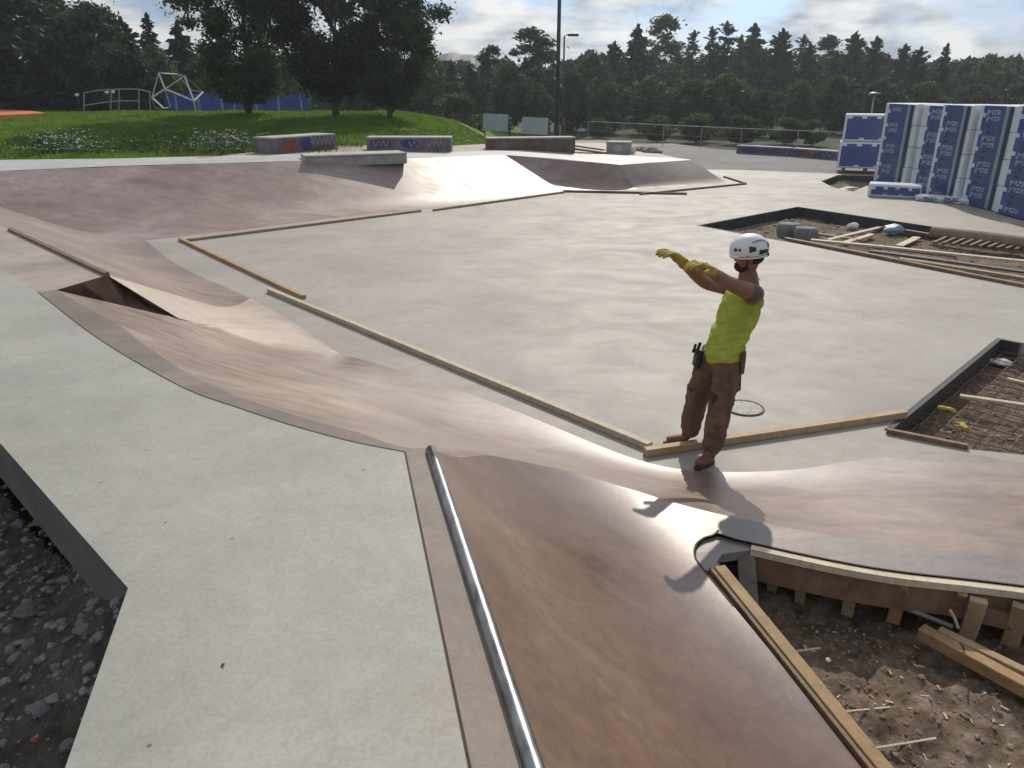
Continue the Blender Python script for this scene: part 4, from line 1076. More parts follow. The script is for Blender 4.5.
# rail fence of the yard
fp = [Vector((4.6, 47.5, 0)), Vector((8.2, 42.5, 0)), Vector((11.8, 40.3, 0)), Vector((16.5, 37.3, 0)), Vector((24, 34, 0))]
fr = empty('rail_fence', fp[1], label='low grey metal mesh fence running along the far side of the yard', cat='fence')
mb = MB(); mb.tube([up(p, top_z(y_, p.y)) for p, y_ in zip(fp, (121.5, 125, 128.5, 133, 137))], .022, 6); to_child(mb.build('top_rail', M['galv']), fr)
dens = lin(fp, 6); mb = MB(); mm = MB(); kk = 0
tz = lambda p: top_z(np.interp(p.x, [q.x for q in fp], (121.5, 125, 128.5, 133, 137)), p.y)
for i, p in enumerate(dens):
    if i % 3 == 0:
        mb = MB(); mb.tube([up(p, -.5), up(p, tz(p))], .02, 6); to_child(mb.build('fence_post', M['galv']), fr)
mm = MB(); mm.tube([up(p, tz(p) - .5) for p in dens], .006, 4); mm.tube([up(p, tz(p) - .85) for p in dens], .006, 4); to_child(mm.build('lower_wires', M['galv']), fr)
# playground fence boards behind the big trees
M['blueboard'] = simple('blue_painted_boards', (.03, .09, .42), (.02, .05, .25), 6, .7)
M['lightblue'] = simple('pale_blue_boards', (.18, .32, .55), (.1, .2, .4), 6, .7)
for (xa, xb, ya, yb, Y, lb) in [(166, 222, 93, 112, 50, 'blue board fence section behind the climbing frame'), (224, 266, 103, 113, 51, 'low blue board fence section between the big tree trunks'), (268, 310, 94, 113, 50, 'bright blue board fence section left of the first big trunk')]:
    a, b = atY(xa, yb, Y), atY(xb, ya, Y); root = empty('board_fence', (a.x, Y, a.z), label=lb, cat='fence', group='blue playground fence sections')
    n = int((b.x - a.x) / .16); mb = MB(); m2 = MB()
    for k in range(n):
        hh = (b.z - a.z) * random.uniform(.9, 1.03); tgt = m2 if (k % 9 == 4) else mb
        tgt.box((k * .16 + .08, 0, hh / 2), (.14, .03, hh))
    mb.build('boards', M['blueboard'], root); m2.build('pale_boards', M['lightblue'], root)
    mb = MB(); mb.box(((b.x - a.x) / 2, .04, (b.z - a.z) * .75), (b.x - a.x, .04, .08)); mb.build('rail', M['lightblue'], root)
# climbing frame
M['tube_white'] = simple('white_tube', (.70, .72, .74), (.5, .52, .55), 5, .4)
cn = {k: atY(x, y, Y) for k, (x, y, Y) in dict(a=(158.7, 73, 41.5), b=(165, 89, 41.2), c=(152, 97.6, 42), d=(164, 108.5, 41.3), e=(184.5, 76, 42), f=(194, 101, 41.2), g=(203, 92, 42.3), h=(196, 111.5, 41.5), i=(170.5, 107, 41.8), j=(177, 74, 43.4), k=(155, 108, 43.2), l=(190, 90, 43.5)).items()}
root = empty('climbing_frame', (cn['i'].x, 42, 1.4), label='white tube climbing frame on the crest of the grass mound', cat='climbing frame')
for e_ in ('ab', 'ac', 'bc', 'bf', 'be', 'bi', 'ae', 'ef', 'fg', 'fh', 'cd', 'aj', 'je', 'eg', 'jl', 'lg', 'ck', 'kd', 'di'):
    mb = MB(); mb.tube([cn[e_[0]], cn[e_[1]]], .045 if e_ in ('ab', 'bc', 'ef', 'fg', 'fh', 'cd', 'bf') else .028, 6); to_child(mb.build('tube', M['tube_white'] if e_ not in ('aj', 'je', 'jl', 'eg', 'lg', 'ck', 'kd', 'di', 'ae') else M['galv']), root)
# arched rail
root = empty('arched_railing', atY(111, 105, 42), label='thin grey arched railing on the mound left of the climbing frame', cat='railing')
mb = MB(); mb.tube([atY(x, y, 42) for x, y in ((84, 93), (97, 90.5), (111, 89.5), (126, 89), (139, 89.4), (151, 92.5))], .03, 6); to_child(mb.build('top_rail', M['galv']), root)
mb = MB(); mb.tube([atY(x, y, 42) for x, y in ((84, 105.5), (100, 103), (118, 101), (139, 101))], .03, 6); to_child(mb.build('lower_rail', M['galv']), root)
for x, y in ((84, 92.8), (111, 89.6), (119, 89.5), (139, 89.5), (150, 92.4)):
    mb = MB(); mb.tube([atY(x, y, 42), atY(x, 113, 42)], .028, 6); to_child(mb.build('post', M['galv']), root)
for i, (x, y) in enumerate([(77, 95), (107, 92.5), (113, 92)]):
    p = atY(x, y, 44); root = empty('globe_lamp', (p.x, p.y, 1.3), label=['pale globe lamp left of the arched railing', 'pale globe lamp behind the arched railing, left of the close pair', 'pale globe lamp behind the arched railing, right of the close pair'][i], cat='lamp', group='globe lamps behind the railing')
    mb = MB(); mb.tube([(0, 0, -.4), (0, 0, p.z - 1.35)], .03, 6); mb.build('pole', M['pole'], root)
    me = rock_mesh('globe', M['tube_white'], 50); o = bpy.data.objects.new('globe', me); COL.objects.link(o); o.parent = root; o.location = (0, 0, p.z - 1.3); o.scale = (.13, .13, .13)

# ================================================================== trees
M['leaf_big'] = foliage('maple_leaves', (.06, .10, .02), (.028, .05, .012), .4)
M['leaf_mid'] = foliage('birch_leaves', (.10, .145, .035), (.045, .075, .02), .42)
M['leaf_con'] = foliage('spruce_needles', (.055, .085, .035), (.028, .048, .024), .28)
M['leaf_pine'] = foliage('pine_needles', (.07, .10, .042), (.035, .055, .024), .3)
M['bark'] = simple('bark', (.075, .06, .048), (.035, .028, .024), 6, .9, bs=.6, bd=.02)
M['bark_birch'] = simple('pale_bark', (.30, .29, .27), (.10, .09, .08), 3, .9)
def cards(C, size, rg, flat=0.0, elong=1.5, dirs=None):
    n = len(C); a = rg.normal(size=(n, 3)); 
    if dirs is not None: a = dirs + .35 * a
    a /= np.linalg.norm(a, axis=1)[:, None]
    b = rg.normal(size=(n, 3)); b[:, 2] += flat * 0
    nrm = np.cross(a, b); nrm[:, 2] += flat * np.sign(nrm[:, 2]); b = np.cross(nrm, a); b /= np.linalg.norm(b, axis=1)[:, None]
    s = size * rg.uniform(.6, 1.35, (n, 1))
    A = a * s * elong * .5; B = b * s * .5
    return np.stack([C - A, C - A * .1 + B, C + A, C - A * .1 - B], 1).reshape(-1, 3)
def make_decid(seed, H, Rc, zc0, nblob, per, leaf, mat, narrow=1.0, trunk_r=.2, bark='bark', top_sharp=1.0, loose=.30):
    rg = np.random.default_rng(seed); cs = []
    while len(cs) < nblob:
        z = rg.uniform(0, 1); rr = math.sin(math.pi * min(1, max(0.02, z ** top_sharp))) ** .6 * Rc
        a = rg.uniform(0, 6.28); r = rr * math.sqrt(rg.uniform(.08, 1)) * (1 + .25 * noise.noise(Vector((math.cos(a) * 1.5, math.sin(a) * 1.5, z * 4 + seed))))
        cs.append((math.cos(a) * r, math.sin(a) * r, zc0 + z * (H - zc0)))
    cs = np.array(cs); br = rg.uniform(.5, 1.25, nblob) * Rc * loose
    idx = np.repeat(np.arange(nblob), (per * rg.uniform(.5, 1.4, nblob)).astype(int))
    P = cs[idx] + rg.normal(size=(len(idx), 3)) * (br[idx] * .5)[:, None] * np.array([1, 1, .62])
    P = P[P[:, 2] > zc0 * .75]
    crown = np_mesh('crown', cards(P, leaf, rg, .6), 4, M[mat])
    mb = MB(); wob = [Vector((rg.normal() * .12 * i, rg.normal() * .12 * i, H * .8 * i / 6)) for i in range(7)]; wob[0] = Vector((0, 0, -.6))
    mb.tube(wob, [trunk_r * (1.15 - .95 * i / 6) for i in range(7)], 8)
    for k in range(min(nblob, 26)):
        c = Vector(cs[k]); t = rg.uniform(.25, .8) * min(1, c.z / (H * .8)); f = t * 6; i = int(min(5, f)); s_ = wob[i].lerp(wob[i + 1], f - i)
        if s_.z > c.z: s_ = wob[1]
        m_ = s_.lerp(c, .5) + Vector((0, 0, -.15)); mb.tube([s_, m_, c], [trunk_r * .32, trunk_r * .2, trunk_r * .06], 5, False)
    me = bpy.data.meshes.new('trunk'); me.from_pydata([v[:] for v in mb.v], [], mb.f); me.materials.append(M[bark]); return crown, me, H
def make_conifer(seed, H, Rc, mat, nwh=30, nb=8, droop=.25, card=.34, gap=.0, dens=10, pw=.85):
    rg = np.random.default_rng(seed); C, D = [], []
    for w in range(nwh):
        z = H * (.06 + .94 * (w / nwh) ** .95); rad = Rc * (1 - z / H) ** pw * rg.uniform(.75, 1.15) + .08
        for b in range(nb):
            if rg.random() < gap: continue
            a = rg.uniform(0, 6.28); L = rad * rg.uniform(.6, 1.2); k = max(3, int(dens * L / 1.2))
            t = np.sort(rg.uniform(.08, 1, k)); d = np.array([math.cos(a), math.sin(a), 0])
            pts = d * (L * t)[:, None]; pts[:, 2] = z - droop * L * t ** 1.4 + .1 * L * t
            C.append(pts + rg.normal(size=pts.shape) * .07 * (1 + L * .4)); D.append(np.tile(d * 1.0 + np.array([0, 0, -droop]), (k, 1)))
    t = rg.uniform(0, 1, 40); tp = np.zeros((40, 3)); tp[:, 2] = H * (.93 + .08 * t); tp += rg.normal(size=tp.shape) * .04; C.append(tp); D.append(np.tile([0, 0, 1.], (40, 1)))
    C = np.concatenate(C); D = np.concatenate(D)
    crown = np_mesh('crown', cards(C, card, rg, .3, 1.9, D), 4, M[mat])
    mb = MB(); mb.tube([(0, 0, -.6), (0, 0, H * .5), (0, 0, H * .97)], [.17, .1, .02], 7)
    me = bpy.data.meshes.new('trunk'); me.from_pydata([v[:] for v in mb.v], [], mb.f); me.materials.append(M['bark']); return crown, me, H
T = {
 'maple1': make_decid(11, 13, 3.6, 1.7, 120, 520, .15, 'leaf_big', trunk_r=.2, loose=.26),
 'maple2': make_decid(12, 13, 3.7, 1.8, 130, 520, .15, 'leaf_big', trunk_r=.2, loose=.25),
 'maple3': make_decid(13, 12, 3.4, 1.6, 110, 520, .15, 'leaf_big', trunk_r=.18, loose=.27),
 'pinebig': make_conifer(14, 10, 3.2, 'leaf_con', 34, 16, .05, .40, .1, 22, .55),
 'pinebig2': make_decid(15, 9, 3.2, .3, 130, 230, .22, 'leaf_con', trunk_r=.2, loose=.26),
 'spruce1': make_conifer(21, 10, 2.7, 'leaf_con', 34, 11, .25, .36, .15, 11, .62),
 'spruce2': make_conifer(22, 10, 2.2, 'leaf_con', 32, 9, .1, .34, .25, 10, .7),
 'spruce3': make_conifer(23, 10, 3.0, 'leaf_pine', 28, 10, -.3, .38, .25, 11, .55),
 'pine': make_conifer(24, 10, 3.2, 'leaf_pine', 26, 10, -.25, .42, .3, 10, .6),
 'larch': make_conifer(25, 10, 2.0, 'leaf_pine', 30, 9, -.2, .28, .35, 11, .5),
 'birch1': make_decid(31, 10, 1.5, 1.0, 60, 110, .20, 'leaf_mid', bark='bark_birch', trunk_r=.1, loose=.34, top_sharp=.8),
 'birch2': make_decid(32, 10, 1.9, 1.2, 64, 100, .21, 'leaf_mid', bark='bark_birch', trunk_r=.1, loose=.34),
 'round1': make_decid(33, 8, 3.0, .3, 90, 130, .23, 'leaf_mid', trunk_r=.14, loose=.28),
 'round2': make_decid(34, 8, 2.7, .3, 80, 130, .23, 'leaf_big', trunk_r=.14, loose=.3),
 'bush': make_decid(35, 3, 1.9, .05, 60, 110, .16, 'leaf_mid', trunk_r=.06, loose=.3),
}
KN = dict(maple1='maple_tree', maple2='maple_tree', maple3='maple_tree', pinebig='pine_tree', pinebig2='pine_tree', spruce1='spruce_tree', spruce2='spruce_tree', spruce3='spruce_tree', pine='pine_tree', larch='larch_tree', birch1='birch_tree', birch2='birch_tree', round1='leafy_tree', round2='leafy_tree', bush='bush')
GR = {'maple_tree': 'big leafy trees on the mound', 'bush': 'bushes at the foot of the treeline'}
def tree(kind, pxx, topy, d, ws, label, zb=-.5, hpx=None):
    crown, trunk, H = T[kind]; nm = KN[kind]
    zt = top_z(topy, d) if topy is not None else zb + H
    s = (zt - zb) / H; x = atY(pxx, 100, d).x
    root = empty(nm, (x, d, zb), random.uniform(0, 6.28), label, 'bush' if nm == 'bush' else 'tree', GR.get(nm, 'trees of the background treeline'))
    root.scale = (s * ws, s * ws, s)
    for n_, me in (('trunk', trunk), ('crown', crown)):
        o = bpy.data.objects.new(n_, me); COL.objects.link(o); o.parent = root
    return root
tree('maple1', 246, -112, 39, 1.0, 'big dark leafy tree on the mound, leftmost of the three', 1.2)
tree('maple2', 335, -125, 38, 1.0, 'big dark leafy tree on the mound, middle of the three', 1.2)
tree('maple3', 389, -62, 37.5, 1.05, 'big leafy tree on the mound, rightmost of the three, its crown edge against the sky', 1.2)
for a in [
 ('pinebig', -20, -60, 47, 1.1, 'tall dark conifer at the left border of the photo', .8), ('pinebig2', 28, -20, 48, 1.3, 'dense dark tree filling the upper left corner', .8),
 ('pinebig', 70, -8, 50, 1.0, 'dark conifer with pointed top in the upper left, right of the corner tree', .8), ('pinebig2', 104, 6, 49, 1.0, 'dark rounded tree above the left end of the arched railing', .8),
 ('pinebig', 134, 22, 50, 1.0, 'dark conifer straight above the middle of the arched railing', .8), ('round1', 160, 48, 52, .8, 'greener lower tree behind the white climbing frame', .8),
 ('spruce2', 160, 17, 60, 1.2, 'narrow spire conifer rising behind the climbing frame', .3), ('spruce1', 188, 24, 58, 1.1, 'spire conifer left of the first big leafy tree', .3),
 ('pinebig2', -70, 0, 50, 1.2, 'dense dark tree beyond the left border', .8), ('round2', 205, 60, 56, 1.0, 'dark low tree behind the blue boards, left of the first big trunk', .6),
 ('round2', 290, 55, 58, 1.1, 'dark tree closing the gap between the first two big trees', .6), ('round1', 365, 50, 60, 1.1, 'dark tree seen between the middle and right big trunks', .5), ('round2', 425, 52, 60, 1.0, 'dark tree just right of the rightmost big tree', .2),
 ('spruce2', 452, 62, 66, 1.4, 'slim spruce left of the first bluish panel, farthest left there', -.3), ('spruce1', 470, 66, 64, 1.3, 'spruce standing straight behind the first bluish panel', -.3),
 ('birch2', 492, 48, 66, 1.2, 'slim leafy tree above the right edge of the first bluish panel', -.3), ('round2', 508, 68, 62, .9, 'dark rounded tree between the two bluish panels', -.3),
 ('birch2', 530, 31, 64, 1.6, 'airy open-crowned tree rising highest left of the tall mast', -.3), ('birch1', 549, 50, 66, 1.2, 'slim tree touching the left side of the tall mast', -.3),
 ('round2', 572, 74, 60, .9, 'dark low rounded tree right behind the tall mast foot', -.4), ('round1', 592, 57, 66, .9, 'leafy tree right of the street lamp with the arm', -.4),
 ('pine', 612, 44, 76, 1.1, 'broad pine left of the first tall spruce in the treeline', -.5), ('spruce1', 634, 26, 80, 1.0, 'pointed spruce with a single spire, first tall one right of the mast', -.5),
 ('birch1', 660, 16, 82, 1.5, 'tallest narrow leafy tree of the treeline, with a rounded top', -.5), ('larch', 689, 32, 82, 1.1, 'thin larch left of the twin larches', -.5),
 ('larch', 706, 28, 84, 1.1, 'left one of the twin larches in the middle of the treeline', -.5), ('larch', 720, 23, 84, 1.2, 'right one of the twin larches in the middle of the treeline', -.5),
 ('spruce1', 747, 25, 84, 1.2, 'full dark spruce above the worker\'s helmet', -.5), ('larch', 735, 36, 80, 1.0, 'thin larch wedged between twin larches and the full dark spruce', -.5),
 ('spruce3', 775, 31, 84, 1.1, 'broad-topped spruce right of the full dark one', -.5), ('larch', 796, 36, 84, 1.2, 'thin see-through larch left of the graffiti barriers\' right end', -.5),
 ('pine', 803, 45, 80, .9, 'dark bushy pine behind the thin see-through larch', -.5), ('birch1', 820, 36, 84, 1.3, 'pale feathery tree above the rightmost graffiti barrier', -.5),
 ('spruce3', 846, 34, 82, 1.0, 'dark spruce left of the park lamp with the round head', -.5), ('pine', 867, 39, 80, 1.0, 'broad dark pine straight above the round park lamp', -.5),
 ('spruce3', 896, 46, 82, 1.0, 'ragged conifer above the leftmost tall foam stack', -.5), ('pine', 912, 49, 78, 1.0, 'ragged pine above the third tall foam stack', -.5),
 ('spruce2', 937, 46, 78, 1.1, 'slim pointed spruce standing free above the foam stacks', -.5), ('birch2', 960, 62, 82, 1.1, 'low leafy tree right of the slim pointed spruce', -.5),
 ('round1', 982, 57, 80, .9, 'rounded leafy tree near the right border, highest there', -.5), ('pine', 1003, 72, 76, .8, 'small pine above the foam stack at the right border', -.5),
 ('birch2', 1024, 66, 80, 1.1, 'leafy tree cut by the right border of the photo', -.5), ('pine', 1060, 60, 80, 1.0, 'pine beyond the right border', -.5), ('spruce1', 1100, 50, 82, 1.0, 'spruce beyond the right border', -.5),
 ('spruce1', 650, 50, 88, 1.3, 'dark spruce half hidden left of the tallest narrow tree', -.5), ('spruce1', 675, 55, 88, 1.4, 'dark spruce half hidden right of the tallest narrow tree', -.5), ('spruce3', 760, 50, 88, 1.3, 'half hidden spruce between full dark and broad-topped spruces', -.5),
 ('spruce1', 830, 52, 88, 1.4, 'half hidden dark spruce right of the pale feathery tree', -.5), ('spruce3', 880, 55, 88, 1.4, 'half hidden conifer behind the broad dark pine', -.5), ('pine', 950, 70, 86, 1.2, 'low dark pine behind the slim pointed spruce', -.5), ('spruce1', 715, 52, 88, 1.4, 'dark spruce half hidden behind the twin larches', -.5), ('spruce3', 620, 60, 86, 1.4, 'dark conifer half hidden below the broad pine right of the lamp', -.5),
 # lower leafy belt in front
 ('round2', 610, 84, 62, 1.1, 'dark rounded low tree left of the bright gap under the broad pine', -.5), ('round1', 650, 78, 62, 1.3, 'olive rounded low tree below the tallest narrow tree', -.5),
 ('round2', 690, 82, 60, 1.2, 'dark rounded low tree below the twin larches', -.5), ('round1', 725, 76, 60, 1.4, 'large rounded low tree, brightest leaf edges above the fence', -.5),
 ('round2', 762, 92, 58, 1.2, 'lowest dark rounded tree behind the left graffiti barrier', -.5), ('round1', 800, 82, 62, 1.2, 'green rounded low tree behind the middle graffiti barrier', -.5),
 ('round2', 838, 78, 62, 1.2, 'dark rounded low tree just left of the foam packs', -.5), ('round1', 880, 80, 64, 1.2, 'low green tree behind the round park lamp', -.5), ('round2', 925, 84, 66, 1.3, 'low dark tree hidden behind the tall foam stacks', -.5), ('round1', 975, 86, 66, 1.3, 'low green tree behind the right foam stacks', -.5), ('round2', 1020, 84, 66, 1.3, 'low dark tree behind the foam stack at the right border', -.5),
 ('round2', 455, 84, 60, 1.0, 'low dark tree left of and behind the first bluish panel', -.3), ('round1', 540, 86, 61, 1.0, 'low tree right behind the second bluish panel', -.3)]:
    tree(*a)
for x, y, d, w, lb in [(660, 118, 52, 1.2, 'bush behind the left end of the rail fence'), (700, 116, 52, 1.3, 'bush behind the rail fence below the twin larches'), (745, 118, 50, 1.3, 'bush behind the left graffiti barrier'), (790, 120, 50, 1.2, 'bush behind the middle graffiti barrier'),
                       (818, 122, 49, 1.0, 'yellowish bush behind the rightmost graffiti barrier'), (600, 120, 56, 1.2, 'bush right of the tall mast'), (460, 98, 52, 1.0, 'bush on the right end of the mound, left of the panels')]:
    tree('bush', x, y, d, w, lb, -.4)
# the wood behind the treeline reads as one dark mass
rg = np.random.default_rng(77); nW = 90000
Xw = rg.uniform(-75, 120, nW); Yw = 90 + rg.uniform(0, 12, nW)
hw = np.array([6.0 + 1.6 * noise.noise(Vector((x * .16, 0, 4))) + 1.2 * noise.noise(Vector((x * .6, 0, 9))) for x in Xw])
Zw = -.5 + hw * rg.uniform(0, 1, nW) ** .8
me = np_mesh('far_wood', cards(np.stack([Xw, Yw, Zw], 1), .62, rg, .3), 4, M['leaf_con']); o = bpy.data.objects.new('far_wood', me); COL.objects.link(o)
tag(o, 'dark wood filling the gaps behind the treeline', 'wood', None, 'stuff')
# distant wooded hill
mb = MB(); V = []; Fc = []; n = 160
M['hill'] = foliage('hill_wood', (.03, .045, .03), (.018, .03, .02), .0, 0)
for i in range(n + 1):
    x = -150 + 330 * i / n; t = (x + 150) / 330
    zt = 11 + 7.0 * math.exp(-((x + 24) / 26) ** 2) + 1.0 * noise.noise(Vector((x * .12, 0, 0))) + .7 * noise.noise(Vector((x * .7, 3, 0))) - 8 * max(0, t - .5)
    for k, (dy, f) in enumerate([(-60, 0), (-20, .6), (0, .95), (8, 1.0), (30, .9), (90, 0)]): V.append((x, 360 + dy, -.5 + zt * f + (noise.noise(Vector((x * .5, k, 0))) * .8 if k in (1, 2, 3) else 0)))
for i in range(n):
    for k in range(5): q = i * 6 + k; Fc.append((q, q + 6, q + 7, q + 1))
o = mesh_obj('hill', V, Fc, M['hill'], None, False); o['kind'] = 'structure'

# wildflowers and tall weeds at the lip
M['weed'] = foliage('weed_leaves', (.07, .12, .03), (.04, .07, .02), .4, 0); M['petal'] = simple('white_petals', (.75, .76, .70), (.6, .62, .55), 5, .7, bs=0)
def weeds(name, xs, ys, n, label, wh):
    Vg, Vw = [], []
    for _ in range(n):
        x = random.gauss((xs[0] + xs[1]) / 2, (xs[1] - xs[0]) / 4); y0 = random.uniform(*ys); p = at(x, y0, 1.05); z = mound_zc(p.x, p.y); h = random.uniform(.15, .55) * (1 if random.random() < .4 else .6)
        for k in range(5):
            a = random.uniform(0, 6.28); l = random.uniform(.05, .15); q = Vector((p.x, p.y, z + h * random.uniform(.1, 1))); dv = Vector((math.cos(a), math.sin(a), .5)) * l; s_ = Vector((-math.sin(a), math.cos(a), 0)) * l * .3
            Vg += [q - s_, q + s_, q + dv]
        s_ = Vector((.006, 0, 0)); Vg += [Vector((p.x, p.y, z)) - s_, Vector((p.x, p.y, z)) + s_, Vector((p.x, p.y, z + h))]
        if random.random() < wh:
            for k in range(7):
                c = Vector((p.x + random.gauss(0, .05), p.y + random.gauss(0, .05), z + h + random.uniform(0, .03))); r = random.uniform(.009, .02)
                a = random.uniform(0, 6); e1, e2 = Vector((math.cos(a), math.sin(a), .5)) * r, Vector((-math.sin(a), math.cos(a), .4)) * r
                Vw += [c - e1, c + e2, c + e1, c + e1, c - e2, c - e1]
    me = np_mesh(name, np.array([v[:] for v in Vg]), 3, M['weed']); o = bpy.data.objects.new(name, me); COL.objects.link(o); tag(o, label, 'wildflowers', None, 'stuff')
    me = np_mesh('blossom', np.array([v[:] for v in Vw]), 3, M['petal']); c = bpy.data.objects.new('blossom', me); COL.objects.link(c); c.parent = o; c['kind'] = 'stuff'
weeds('wildflowers', (20, 110), (148, 157), 320, 'white-flowering weeds along the left part of the lip slab', .45)
weeds('wildflowers', (180, 262), (148, 155), 220, 'white-flowering weeds just left of the tall graffiti block', .45)
weeds('wildflowers', (-40, 340), (146, 156), 500, 'sparse tall weeds all along the slab edge', .06)
M['mud'] = dirt_mat('bare_mud', (.05, .04, .032), (.09, .07, .055), (.14, .11, .09))

# ================================================================== worker
M['skin'] = simple('tanned_skin', (.27, .125, .07), (.21, .09, .05), 9, .5, bs=.1, bd=.001)
M['shirt'], N_, L_, B_ = mat_new('hi_vis_shirt'); v_ = mapping(N_, L_)
n_ = tex_noise(N_, L_, v_, 5, 5, .7, .4); r_ = ramp(N_, [(.34, (.27, .29, .05)), (.50, (.36, .41, .05)), (.7, (.45, .51, .07))]); L_.new(n_.outputs['Fac'], r_.inputs[0]); L_.new(r_.outputs[0], B_.inputs['Base Color'])
B_.inputs['Roughness'].default_value = .85; bump(N_, L_, n_.outputs['Fac'], .3, .01, B_)
M['trouser'] = simple('brown_work_trousers', (.165, .092, .058), (.10, .056, .036), 10, .9, bs=.5, bd=.006)
M['trouser_dark'] = simple('dark_pocket_cloth', (.05, .032, .026), (.032, .022, .02), 8, .9)
M['shoe'] = simple('reddish_work_shoe', (.22, .075, .05), (.13, .045, .035), 9, .6)
M['sole'] = simple('dark_sole', (.03, .028, .027), None, 5, .7)
M['helmet'] = simple('white_helmet_shell', (.72, .73, .74), (.66, .67, .68), 3, .35, bs=0)
M['black'] = simple('black_plastic', (.02, .02, .022), None, 5, .5)
M['hair'] = simple('dark_beard', (.03, .018, .012), None, 30, .9)
M['tattoo'] = simple('tattoo_ink', (.06, .055, .06), (.14, .08, .06), 14, .6, bs=0)
gz = .003
J = dict(
 pelvis=atY(723, 357, 5.72), waist=atY(727, 341, 5.72), chest=atY(740, 309, 5.71), upch=atY(746, 292, 5.70), neck0=atY(749, 281, 5.70), neck1=atY(748, 270, 5.69),
 hipR=atY(710, 362, 5.80), kneeR=atY(698, 396, 5.88), ankR=at(688, 436, .095),
 hipL=atY(730, 364, 5.62), kneeL=atY(721, 404, 5.58), ankL=at(711, 453, .095),
 shL=atY(757, 295, 5.52), elL=atY(726, 282, 5.32), wrL=atY(708, 270, 5.22),
 shR=atY(741, 290, 5.89), elR=atY(706, 284, 5.96), wrR=atY(680, 260, 5.86))
ankR, ankL = J['ankR'], J['ankL']; ankR.z = .095; ankL.z = .095
worker = empty('person', (J['pelvis'].x, 5.7, 0), label='worker in white helmet and neon yellow shirt with both arms stretched forward', cat='person')
def wk(o): return to_child2(o)
def to_child2(o, par=None):
    par = par or worker; o.parent = par; o.matrix_parent_inverse = Matrix.Translation(-par.location); return o
head_c = atY(748.5, 254, 5.68)
# body: one continuous skin
names = ['pelvis', 'waist', 'chest', 'upch', 'neck0', 'neck1', 'hipR', 'kneeR', 'ankR', 'hipL', 'kneeL', 'ankL', 'shL', 'elL', 'wrL', 'shR', 'elR', 'wrR']
rad = dict(pelvis=(.10, .085), waist=(.10, .085), chest=(.125, .11), upch=(.10, .09), neck0=(.082, .08), neck1=(.075, .072), hipR=(.070,) * 2, kneeR=(.058,) * 2, ankR=(.042,) * 2,
           hipL=(.070,) * 2, kneeL=(.058,) * 2, ankL=(.042,) * 2, shL=(.078,) * 2, elL=(.053,) * 2, wrL=(.036,) * 2, shR=(.078,) * 2, elR=(.053,) * 2, wrR=(.036,) * 2)
idx = {n_: i for i, n_ in enumerate(names)}
nodes = [(J[n_], *rad[n_]) for n_ in names]
edges = [(0, 1), (1, 2), (2, 3), (3, 4), (4, 5), (0, 6), (6, 7), (7, 8), (0, 9), (9, 10), (10, 11), (3, 12), (12, 13), (13, 14), (3, 15), (15, 16), (16, 17)]
def addn(p, rx, ry, frm): nodes.append((p, rx, ry)); edges.append((frm, len(nodes) - 1)); return len(nodes) - 1
# mid-limb fullness
def mid(a, b, t, rx, ry=None):
    i, j = idx[a], idx[b]; edges.remove((i, j)); nodes.append((J[a].lerp(J[b], t), rx, ry or rx)); k = len(nodes) - 1; edges.append((i, k)); edges.append((k, j))
mid('elL', 'wrL', .35, .056); mid('elR', 'wrR', .35, .056); mid('shL', 'elL', .45, .066); mid('shR', 'elR', .45, .066)
mid('kneeL', 'ankL', .35, .06); mid('kneeR', 'ankR', .35, .06); mid('hipL', 'kneeL', .5, .078); mid('hipR', 'kneeR', .5, .078)
fdir = Vector((-.93, .12, 0)).normalized()      # way the worker faces
hd = head_c; n5 = idx['neck1']
k1 = addn(hd + Vector((0.0, 0, -.035)), .100, .094, n5); k2 = addn(hd + Vector((0, 0, .045)), .104, .100, k1)
k3 = addn(hd + fdir * .040 + Vector((0, 0, -.085)), .062, .060, k1)
for a_, dirf in (('ankL', Vector((-.75, -.60, 0))), ('ankR', Vector((-.98, .12, 0)))):
    t1 = addn(J[a_] + Vector((0, 0, -.045)) + dirf.normalized() * .06, .038, .034, idx[a_]); t2 = addn(J[a_] + Vector((0, 0, -.062)) + dirf.normalized() * .16, .036, .022, t1)
body = skin_mesh('body', nodes, edges, M['skin'], 0, 2, loc=worker.location); wk(body)
# face features
def ellipsoid(name, c, r, mat, rot=None, parent=None, seg=16, cut=None, defm=None):
    bm = bmesh.new(); bmesh.ops.create_uvsphere(bm, u_segments=seg * 2, v_segments=seg, radius=1)
    for v_ in bm.verts:
        q = Vector((v_.co.x * r[0], v_.co.y * r[1], v_.co.z * r[2]))
        if defm: q = defm(q)
        if rot: q = rot @ q
        v_.co = q
    if cut is not None:
        bmesh.ops.delete(bm, geom=[v_ for v_ in bm.verts if (rot.inverted() @ v_.co if rot else v_.co).z < cut], context='VERTS')
    me = bpy.data.meshes.new(name); bm.to_mesh(me); bm.free(); me.polygons.foreach_set('use_smooth', [True] * len(me.polygons)); me.materials.append(mat)
    o = bpy.data.objects.new(name, me); COL.objects.link(o); o.location = c; return to_child2(o, parent)
fa = math.atan2(fdir.y, fdir.x); Rf = Matrix.Rotation(fa, 3, 'Z') @ Matrix.Rotation(R(6), 3, 'Y')     # local x = face forward
side = Rf @ Vector((0, 1, 0)); fw_ = Rf @ Vector((1, 0, 0)); upv = Rf @ Vector((0, 0, 1))
ellipsoid('nose', hd + fw_ * .088 + upv * -.03, (.020, .014, .022), M['skin'], Rf)
for s_ in (-1, 1):
    ellipsoid('ear', hd + side * s_ * .083 + fw_ * -.008 + upv * -.02, (.02, .010, .033), M['skin'], Rf)
    ellipsoid('eye', hd + fw_ * .082 + side * s_ * .032 + upv * .005, (.012, .013, .009), M['black'], Rf)
